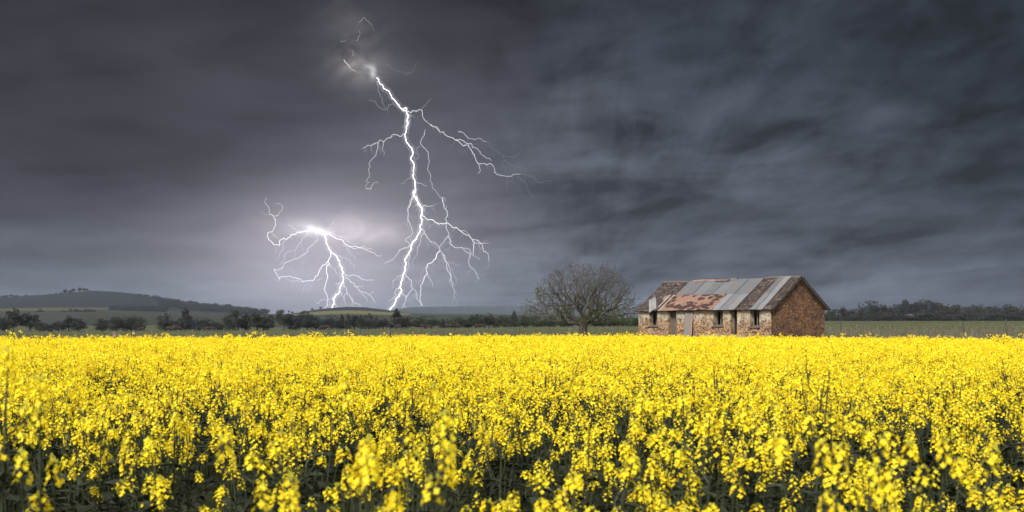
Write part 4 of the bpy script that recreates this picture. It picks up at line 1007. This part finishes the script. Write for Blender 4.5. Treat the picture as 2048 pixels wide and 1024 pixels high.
wsc = ht*(.95+.3*rng.random(n))*np.where(Y_ > 30, 1.15, 1.0)
fattr('rot', 'FLOAT_VECTOR', rot.astype(np.float32)); fattr('scl', 'FLOAT_VECTOR', np.stack([wsc, wsc, ht], 1).astype(np.float32)); fattr('var', 'INT', var.astype(np.int32))
crop = bpy.data.objects.new('canola_crop', cme); COL.objects.link(crop); tag(crop, 'dense flowering yellow canola filling the foreground field', 'crop', kind='stuff')
ng = bpy.data.node_groups.new('canola_scatter', 'GeometryNodeTree')
ng.interface.new_socket('Geometry', in_out='INPUT', socket_type='NodeSocketGeometry'); ng.interface.new_socket('Geometry', in_out='OUTPUT', socket_type='NodeSocketGeometry')
gi_ = ng.nodes.new('NodeGroupInput'); go_ = ng.nodes.new('NodeGroupOutput'); ci = ng.nodes.new('GeometryNodeCollectionInfo'); ci.inputs['Collection'].default_value = src
ci.inputs['Separate Children'].default_value = True; ci.inputs['Reset Children'].default_value = True
ip = ng.nodes.new('GeometryNodeInstanceOnPoints'); ip.inputs['Pick Instance'].default_value = True
def na(nm, typ):
    a = ng.nodes.new('GeometryNodeInputNamedAttribute'); a.data_type = typ; a.inputs[0].default_value = nm; return [o_ for o_ in a.outputs if o_.enabled and o_.name == 'Attribute'][0]
L_ = ng.links; L_.new(gi_.outputs[0], ip.inputs['Points']); L_.new(ci.outputs[0], ip.inputs['Instance']); L_.new(na('var', 'INT'), ip.inputs['Instance Index'])
e2r = ng.nodes.new('FunctionNodeEulerToRotation'); L_.new(na('rot', 'FLOAT_VECTOR'), e2r.inputs[0]); L_.new(e2r.outputs[0], ip.inputs['Rotation']); L_.new(na('scl', 'FLOAT_VECTOR'), ip.inputs['Scale'])
L_.new(ip.outputs[0], go_.inputs[0])
mo = crop.modifiers.new('scatter', 'NODES'); mo.node_group = ng
print('canola plants', n)
# prominent foreground plants that rise above the crop
def big_plant(px, row, D, label, seed):
    root_x = (px-1024)/F*D; H = EYE+(HZ-row)/F*D; root = empty('canola_plant', (root_x, D, 0)); tag(root, label, 'plant', 'tall foreground canola plants')
    mbp = plant(0, seed); me_all = mbp
    vv = np.concatenate(mbp.v); vv[:, :2] *= 1.0; vv[:, 2] *= H/vv[:, 2].max()
    inr = set(i for a, b in mbp.rac for i in range(a, b))
    def piece(nm, sel):
        q = MB(); used = sorted({i for k in sel for i in mbp.f[k]}); mp_ = {a: b for b, a in enumerate(used)}
        q.raw(vv[used], [tuple(mp_[i] for i in mbp.f[k]) for k in sel]); q.mi = [mbp.mi[k] for k in sel]; q.build(nm, CMATS, root)
    piece('stem', [k for k in range(len(mbp.f)) if k not in inr and mbp.mi[k] == 0]); piece('leaves', [k for k in range(len(mbp.f)) if k not in inr and mbp.mi[k] == 1])
    for a, b in mbp.rac: piece('flower_head', list(range(a, b)))
big_plant(22, 690, 3.0, 'tall blurred canola plant rising highest at the left picture edge', 501)
big_plant(100, 745, 2.9, 'blurred canola plant just right of the tallest one at the left edge', 502)
big_plant(800, 765, 3.3, 'tall blurred canola plant left of the picture centre', 503)
big_plant(884, 808, 2.5, 'blurred canola plant with a large pale flower head left of centre', 504)
big_plant(690, 862, 2.5, 'blurred canola plant with a broad flower head in the lower left centre', 505)
big_plant(545, 868, 2.7, 'blurred canola plant in the lower left third of the field', 506)
big_plant(1680, 868, 2.8, 'blurred canola plant in the lower right of the field', 507)
big_plant(1880, 862, 3.0, 'blurred canola plant near the lower right picture edge', 508)

# ================================================================ lightning
def emis(name, c, k):
    m_ = bpy.data.materials.new(name); m_.use_nodes = True; t = NT(m_.node_tree); t.n.clear(); o_ = t.new('ShaderNodeOutputMaterial'); e = t.new('ShaderNodeEmission'); e.inputs[0].default_value = c; e.inputs[1].default_value = k/2**EXPO
    t.l.new(e.outputs[0], o_.inputs[0]); m_.cycles.emission_sampling = 'NONE'; return m_
em = {1: emis('bolt_core', (1, .97, 1, 1), 3.2), 2: emis('bolt_bright', (1, .96, 1, 1), 2.0), 3: emis('bolt_mid', (.97, .94, 1, 1), 1.5), 4: emis('bolt_dim', (.93, .91, 1, 1), 1.15), 5: emis('bolt_faint', (.84, .83, .93, 1), .74)}
em[6] = emis('bolt_veiled', (.66, .68, .80, 1), .36); em[7] = emis('bolt_in_cloud', (.80, .80, .92, 1), .62)
wd = {1: 1.3, 2: .95, 3: .78, 4: .72, 5: .65}   # half widths in photo pixels*~.5
BD = 3080.0
glow_m = bpy.data.materials.new('bolt_halo'); glow_m.use_nodes = True; t = NT(glow_m.node_tree); t.n.clear(); o_ = t.new('ShaderNodeOutputMaterial'); e_ = t.new('ShaderNodeEmission'); e_.inputs[0].default_value = (.93, .88, 1, 1); e_.inputs[1].default_value = .0026  # glowing sheath added round the main channels, standing in for lens bloom
t.l.new(e_.outputs[0], o_.inputs['Volume']); glow_m.cycles.emission_sampling = 'NONE'
CROPS = {'A': (500, 380, 4.096), 'B': (660, 20, 4.267), 'C': (700, 180, 4.265), 'D': (740, 380, 4.096), 'E': (840, 200, 3.657)}
def bolt_branch(root, crop_, cls, pts_, name='branch', w0=1.0, w1=1.0, ori=(0, 0)):
    x0, y0, s_ = CROPS[crop_]; P_ = [np.array([x0+a/s_, y0+b/s_, 0.0]) for a, b in pts_]
    # fractal jitter
    for lv in range(3):
        Q_ = [P_[0]]
        for a, b in zip(P_, P_[1:]):
            L = np.linalg.norm((b-a)[:2])
            if L > 2.2:
                m_ = (a+b)/2; nrm = np.array([-(b-a)[1], (b-a)[0], 0])/L; m_ = m_+nrm*random.gauss(0, .12)*L; m_[2] += random.gauss(0, .6)*L; Q_.append(m_)
            Q_.append(b)
        P_ = Q_
    out_ = []; rr = []
    for i, q in enumerate(P_):
        D = BD + q[2]*2; out_.append(((q[0]-1024)/F*D-ori[0], D-ori[1], EYE+(HZ-q[1])/F*D)); f = i/(len(P_)-1); rr.append(wd[cls]*(w0+(w1-w0)*f)*.5*BD/F)
    mt_ = em[6] if crop_ in 'BE' and cls == 5 else em[7] if crop_ == 'B' and cls == 4 else em[cls]
    mb = MB(); mb.tube(out_, rr, 5)
    if cls in (2, 3, 1) and len(out_) > 12:      # fine side filaments growing from this channel
        for _ in range(max(2, len(out_)//9)):
            i = random.randrange(3, len(out_)-1); p_ = Vector(out_[i]); sgn = random.choice((-1, 1)); L = random.uniform(6, 26)*BD/F; fp = [p_]; an = random.uniform(.2, 1.1); st_ = random.randint(4, 7)
            for k in range(st_):
                an2 = an+random.gauss(0, .45); p_ = p_+Vector((sgn*math.sin(an2)*L/st_, random.gauss(0, .3)*L/st_, -math.cos(an2)*L/st_)); fp.append(p_)
            mb.tube(fp, [wd[5]*.5*BD/F*(1-.55*k/st_) for k in range(st_+1)], 4, 1)
    o_ = mb.build(name, [mt_, em[6] if crop_ in 'BE' else em[5]], root)
    if cls == 1:
        g_ = MB(); g_.tube([Vector(q) for q in out_[::3]+[out_[-1]]], 7.0*BD/F, 8); g_.build('glow', glow_m, root)
    return o_
def bolt(name, label, ox, main, branches):
    X0 = (ox-1024)/F*BD; root = empty(name, (X0, BD, 0)); tag(root, label, 'lightning')
    for i, (c_, cls, pts_, w0, w1) in enumerate(main): bolt_branch(root, c_, cls, pts_, 'main_channel', w0, w1, (X0, BD))
    for (c_, cls, pts_) in branches: bolt_branch(root, c_, cls, pts_, 'branch', 1.0, .45, (X0, BD))
bolt('lightning_bolt', 'tall main lightning bolt striking down the centre of the sky to behind the hill', 781,
 [('B', 1, [(395, 578), (420, 615), (450, 640), (455, 665), (490, 685), (510, 710), (530, 755), (565, 785), (590, 810), (600, 835), (625, 860), (655, 855), (655, 838), (635, 838), (620, 855)], .75, 1.1),
  ('B', 1, [(650, 870), (668, 900), (662, 940), (665, 975), (650, 1005), (652, 1024)], 1, 1),
  ('C', 1, [(482, 185), (495, 215), (490, 290), (478, 345), (465, 380), (475, 420), (500, 465), (525, 495), (530, 560), (537, 620), (542, 680), (532, 725), (555, 775), (555, 835), (545, 905), (580, 960), (612, 1005), (615, 1024)], 1, 1.1),
  ('D', 1, [(368, 0), (355, 45), (385, 85), (410, 120), (430, 155), (425, 195), (412, 225), (425, 265), (412, 310), (405, 345), (385, 380), (380, 402), (345, 440), (335, 490), (320, 520), (285, 565), (290, 620), (282, 675), (268, 695), (258, 745), (245, 800), (255, 835), (225, 880), (200, 935), (165, 985), (145, 1010)], 1.1, 1.35)],
 [('B', 3, [(120, 425), (125, 440), (160, 475), (180, 505), (210, 520)]), ('B', 4, [(210, 520), (240, 540), (265, 552)]), ('B', 4, [(92, 273), (110, 265), (128, 268), (140, 250)]), ('B', 4, [(222, 262), (236, 255), (247, 225), (257, 205), (250, 175)]), ('B', 4, [(185, 397), (198, 375), (193, 340)]),
  ('B', 4, [(250, 105), (275, 75), (297, 62), (315, 90), (345, 118), (362, 130)]), ('B', 5, [(362, 130), (362, 150), (385, 178)]), ('B', 5, [(490, 465), (530, 500), (575, 525), (640, 542), (665, 530), (700, 520)]), ('B', 5, [(640, 552), (680, 540), (715, 515), (725, 465), (765, 445)]),
  ('B', 3, [(405, 580), (418, 600), (402, 620)]), ('B', 4, [(402, 620), (412, 670), (428, 730), (440, 785), (458, 825), (490, 850), (492, 880)]), ('B', 4, [(480, 850), (430, 835), (395, 795), (355, 770), (330, 768)]), ('B', 4, [(492, 845), (500, 805), (540, 800), (548, 815), (565, 812), (575, 828), (600, 825), (620, 840)]),
  ('B', 3, [(655, 870), (690, 878), (740, 868), (755, 852), (785, 862), (790, 900), (808, 940), (845, 970), (880, 998), (905, 995), (935, 1024)]), ('B', 4, [(690, 875), (700, 855), (730, 855), (760, 862)]), ('B', 4, [(790, 860), (815, 815), (830, 790), (865, 762)]),
  ('E', 3, [(75, 184), (100, 197), (120, 200), (155, 235), (210, 268), (255, 292), (300, 290), (325, 305), (355, 320), (372, 318), (385, 348), (410, 348), (440, 375), (455, 405), (485, 425), (510, 428), (523, 445)]),
  ('E', 3, [(262, 290), (290, 310), (322, 335), (355, 328), (375, 365), (400, 400), (410, 440), (428, 468), (465, 465), (485, 478), (520, 468), (540, 495), (545, 525), (575, 547), (615, 555), (645, 558), (680, 543), (735, 540)]),
  ('E', 5, [(735, 540), (790, 552), (825, 560), (850, 590), (895, 602), (960, 590)]), ('E', 4, [(430, 470), (438, 505), (420, 540)]), ('E', 4, [(280, 228), (300, 230), (325, 245), (345, 275), (375, 283), (420, 282), (455, 298), (485, 305)]), ('E', 5, [(485, 305), (520, 345), (560, 375), (590, 403), (620, 408), (660, 418), (705, 412), (740, 378)]),
  ('E', 5, [(605, 405), (618, 440), (605, 465), (630, 495), (625, 525)]), ('E', 5, [(620, 440), (660, 475), (700, 488), (698, 530)]), ('E', 5, [(648, 560), (632, 610), (628, 665)]), ('E', 5, [(705, 550), (740, 590), (780, 620), (800, 680), (830, 720)]), ('E', 5, [(700, 488), (745, 490), (780, 530)]),
  ('C', 3, [(465, 378), (445, 380), (432, 398), (410, 385), (368, 377), (350, 405), (325, 410), (300, 430), (240, 448), (200, 462), (150, 470), (120, 488), (105, 502)]), ('C', 4, [(240, 448), (232, 510), (222, 550), (190, 590), (160, 630), (170, 660), (155, 685), (170, 715), (165, 750), (140, 778), (165, 790), (145, 800), (135, 832)]), ('C', 4, [(135, 835), (175, 848), (200, 790), (225, 782), (245, 800)]), ('C', 4, [(293, 435), (278, 490), (292, 530), (288, 558)]),
  ('C', 4, [(642, 340), (635, 370), (600, 440), (620, 480), (665, 525), (670, 580), (680, 610), (665, 665), (685, 715), (685, 780), (700, 820), (735, 865), (760, 910), (785, 925), (800, 975), (818, 1024)]), ('C', 4, [(780, 920), (800, 918), (818, 942), (805, 950)]), ('C', 5, [(600, 480), (570, 510), (592, 560), (580, 585), (540, 585)]), ('C', 5, [(530, 735), (490, 765), (462, 800), (430, 803)]), ('C', 4, [(555, 785), (590, 795), (625, 815), (655, 815)]),
  ('C', 3, [(545, 905), (525, 950), (508, 1000), (490, 1024)]), ('C', 3, [(612, 1005), (635, 982), (655, 995), (710, 990)]), ('C', 5, [(710, 990), (745, 965)]),
  ('D', 3, [(348, 70), (335, 115), (308, 160), (312, 240), (330, 290), (352, 325), (350, 350), (325, 380), (297, 395), (300, 420), (325, 445)]), ('D', 3, [(330, 445), (320, 460), (275, 478), (240, 490), (215, 530), (175, 572), (120, 600)]), ('D', 5, [(385, 290), (395, 278), (415, 275)]), ('D', 5, [(308, 245), (300, 290), (330, 320), (325, 360)]),
  ('D', 2, [(425, 200), (455, 225), (475, 245), (512, 243), (550, 268), (590, 278), (635, 270), (660, 290), (680, 310), (705, 305), (740, 335), (770, 358), (810, 368), (835, 400), (858, 430), (850, 480), (845, 530)]), ('D', 4, [(740, 335), (780, 335), (805, 355), (815, 372)]), ('D', 3, [(840, 405), (880, 410), (915, 440), (925, 480), (955, 515), (970, 545), (978, 590)]), ('D', 4, [(865, 432), (925, 435), (975, 432)]), ('D', 5, [(925, 435), (960, 410)]),
  ('D', 3, [(592, 70), (605, 120), (635, 180), (638, 210), (618, 235), (625, 280), (635, 330), (637, 378), (610, 420), (580, 445), (568, 475), (575, 498)]), ('D', 3, [(640, 380), (655, 400), (655, 440), (700, 475), (760, 472), (790, 510), (820, 550), (808, 600), (840, 640), (870, 690), (893, 730)]), ('D', 4, [(770, 480), (815, 485), (840, 530), (870, 550), (905, 562)]), ('D', 5, [(565, 280), (570, 300)]),
  ('D', 3, [(420, 320), (438, 355), (470, 390), (485, 415), (530, 428), (555, 460), (572, 495)]), ('D', 4, [(440, 360), (415, 395), (410, 440), (385, 470), (390, 520), (362, 560), (345, 572)]), ('D', 5, [(345, 575), (355, 620), (335, 655)]), ('D', 4, [(325, 530), (310, 590), (320, 640), (305, 660)]),
  ('D', 2, [(572, 497), (545, 525), (540, 565), (510, 590), (475, 605), (458, 640), (468, 675), (440, 715), (432, 750), (418, 780), (415, 830), (410, 880), (408, 905), (430, 950)]), ('D', 3, [(578, 500), (605, 530), (612, 570), (630, 590), (625, 640), (655, 680), (665, 720), (650, 750)]), ('D', 4, [(600, 530), (605, 560), (640, 600), (660, 660), (665, 730), (680, 800), (710, 850)]),
  ('D', 5, [(640, 585), (690, 605), (740, 615)]), ('D', 5, [(660, 640), (690, 700), (700, 780)]), ('D', 5, [(665, 740), (690, 830), (680, 890), (672, 940)]), ('D', 5, [(690, 830), (700, 890), (718, 945)]), ('D', 5, [(620, 645), (640, 740), (680, 800)]), ('D', 4, [(465, 685), (490, 725), (512, 770), (512, 795)]), ('D', 5, [(425, 740), (390, 755), (350, 745)]),
  ('D', 3, [(285, 680), (310, 715), (340, 770), (348, 808), (380, 840), (380, 890), (410, 920), (430, 948)]), ('D', 3, [(345, 810), (318, 850), (295, 880), (290, 920), (275, 945), (300, 962)]), ('D', 3, [(255, 835), (285, 860), (295, 885)]), ('D', 3, [(250, 805), (215, 812), (200, 840), (215, 858), (190, 885), (155, 915)]), ('D', 4, [(262, 700), (205, 735), (190, 770), (168, 805)]), ('D', 4, [(275, 945), (255, 990)])])
bolt('lightning_bolt', 'smaller lower lightning bolt spreading like roots behind the hill on the left', 660,
 [('A', 1, [(608, 360), (622, 395), (632, 440), (652, 490), (665, 518)], .8, .85), ('A', 1, [(665, 515), (700, 535), (722, 575), (745, 625), (765, 680), (765, 735), (742, 785), (735, 825), (700, 860), (680, 885), (688, 935), (660, 975)], .8, .95)],
 [('A', 2, [(660, 518), (655, 555), (640, 582), (600, 615), (570, 655), (535, 705), (520, 742), (480, 745), (435, 755), (400, 725), (340, 710), (280, 705), (250, 710)]), ('A', 3, [(250, 710), (242, 730), (205, 672), (198, 645), (215, 655), (270, 635), (310, 590), (370, 555), (445, 525), (480, 475), (520, 450), (552, 420), (553, 390), (540, 365), (540, 345)]),
  ('A', 2, [(640, 585), (655, 610), (625, 655), (638, 715), (620, 770), (605, 810), (625, 850), (632, 915), (635, 945), (612, 975)]), ('A', 4, [(655, 615), (700, 650), (720, 695), (755, 720)]), ('A', 2, [(475, 340), (440, 340), (405, 345), (370, 362), (335, 365), (305, 405), (250, 408), (240, 425), (245, 450), (190, 440), (155, 410), (140, 372), (145, 352), (180, 345), (205, 300), (208, 270), (195, 215), (165, 200)]), ('A', 4, [(165, 200), (155, 150), (120, 105), (135, 65)]), ('A', 4, [(195, 212), (240, 180), (265, 155), (260, 120), (235, 108), (210, 120)]), ('A', 5, [(165, 205), (120, 200), (75, 180)]), ('A', 4, [(180, 365), (225, 390), (240, 410)]),
  ('A', 3, [(475, 335), (500, 318), (530, 325), (580, 345)]), ('A', 4, [(468, 345), (460, 380), (420, 420), (390, 460), (375, 490), (320, 500), (290, 520), (285, 560), (245, 605), (235, 615)]), ('A', 4, [(290, 415), (275, 490), (240, 530), (225, 570)]), ('A', 5, [(410, 430), (430, 480), (445, 520), (425, 560), (420, 610), (402, 675)]), ('A', 5, [(445, 525), (470, 560), (455, 605)]), ('A', 4, [(315, 290), (345, 305), (375, 315), (400, 345)]), ('A', 4, [(690, 258), (655, 290), (640, 325)]),
  ('A', 2, [(640, 345), (690, 385), (730, 405), (770, 435), (810, 460), (850, 462), (900, 475), (950, 488), (975, 500)]), ('A', 3, [(975, 500), (1020, 515), (1075, 535)]), ('A', 3, [(820, 465), (850, 480), (905, 470), (960, 480), (1010, 485)]), ('A', 4, [(650, 345), (700, 375), (750, 380), (795, 378)]), ('A', 4, [(720, 385), (790, 410), (840, 435), (895, 432)]), ('A', 4, [(760, 450), (800, 490), (835, 530), (862, 570)]), ('A', 5, [(830, 500), (880, 525), (940, 515)]),
  ('A', 4, [(715, 540), (770, 555), (820, 600), (850, 655)]), ('A', 3, [(775, 690), (830, 700), (880, 702), (915, 730), (965, 740), (1010, 732)]), ('A', 3, [(780, 710), (820, 750), (860, 790), (910, 830), (970, 850), (1000, 880), (1030, 918)]), ('A', 4, [(860, 795), (930, 790)]), ('A', 4, [(910, 835), (950, 880), (965, 915)]),
  ('A', 3, [(765, 740), (785, 800), (800, 850), (840, 890), (880, 930), (912, 955)]), ('A', 4, [(740, 830), (760, 870), (775, 905), (798, 945)]), ('A', 4, [(800, 850), (770, 870), (755, 920)]), ('A', 3, [(690, 890), (720, 960)]), ('A', 4, [(830, 890), (838, 955)]), ('A', 4, [(540, 918), (580, 900), (640, 900), (690, 885)]), ('A', 4, [(640, 890), (655, 930), (640, 960)]), ('A', 5, [(520, 745), (490, 790), (460, 835)]), ('A', 5, [(500, 745), (450, 790), (415, 870)]), ('A', 4, [(430, 758), (370, 738), (300, 732), (230, 745), (205, 735)]), ('A', 5, [(690, 785), (735, 765)]), ('A', 5, [(340, 630), (375, 690), (380, 715)]), ('A', 5, [(880, 515), (925, 545)]),
  ('A', 5, [(300, 520), (290, 560), (250, 600)]), ('A', 5, [(360, 500), (372, 530), (345, 560)]), ('A', 4, [(470, 350), (500, 380), (540, 390)]), ('A', 5, [(480, 470), (425, 545), (430, 600), (455, 600)]), ('A', 5, [(510, 745), (500, 790), (470, 830), (450, 845)]), ('A', 5, [(530, 700), (545, 730), (570, 720)]), ('A', 5, [(470, 750), (440, 800), (430, 850)]),
  ('A', 5, [(610, 590), (578, 585)]), ('A', 4, [(700, 770), (735, 765), (760, 740)]), ('A', 4, [(985, 850), (1015, 828)]), ('A', 5, [(215, 480), (220, 530), (205, 575)]), ('A', 5, [(245, 450), (210, 470), (215, 520)]), ('A', 4, [(560, 740), (600, 720)]), ('A', 5, [(300, 620), (325, 640), (345, 660)]), ('A', 4, [(860, 700), (905, 710)])])

# ================================================================ haze
q = MB(); q.box((-3900, -130, -3), (3900, 2900, 82)); hz = q.build('haze', None); hz.data.materials.clear(); tag(hz, 'thin storm haze over the fields', 'haze', kind='stuff')
hm = bpy.data.materials.new('haze_air'); hm.use_nodes = True; t = NT(hm.node_tree); t.n.clear(); o_ = t.new('ShaderNodeOutputMaterial'); pv = t.new('ShaderNodeVolumePrincipled')
pv.inputs['Color'].default_value = (.62, .70, .88, 1); pv.inputs['Density'].default_value = .00007; pv.inputs['Anisotropy'].default_value = 0.0
t.l.new(pv.outputs[0], o_.inputs['Volume']); hz.data.materials.append(hm)
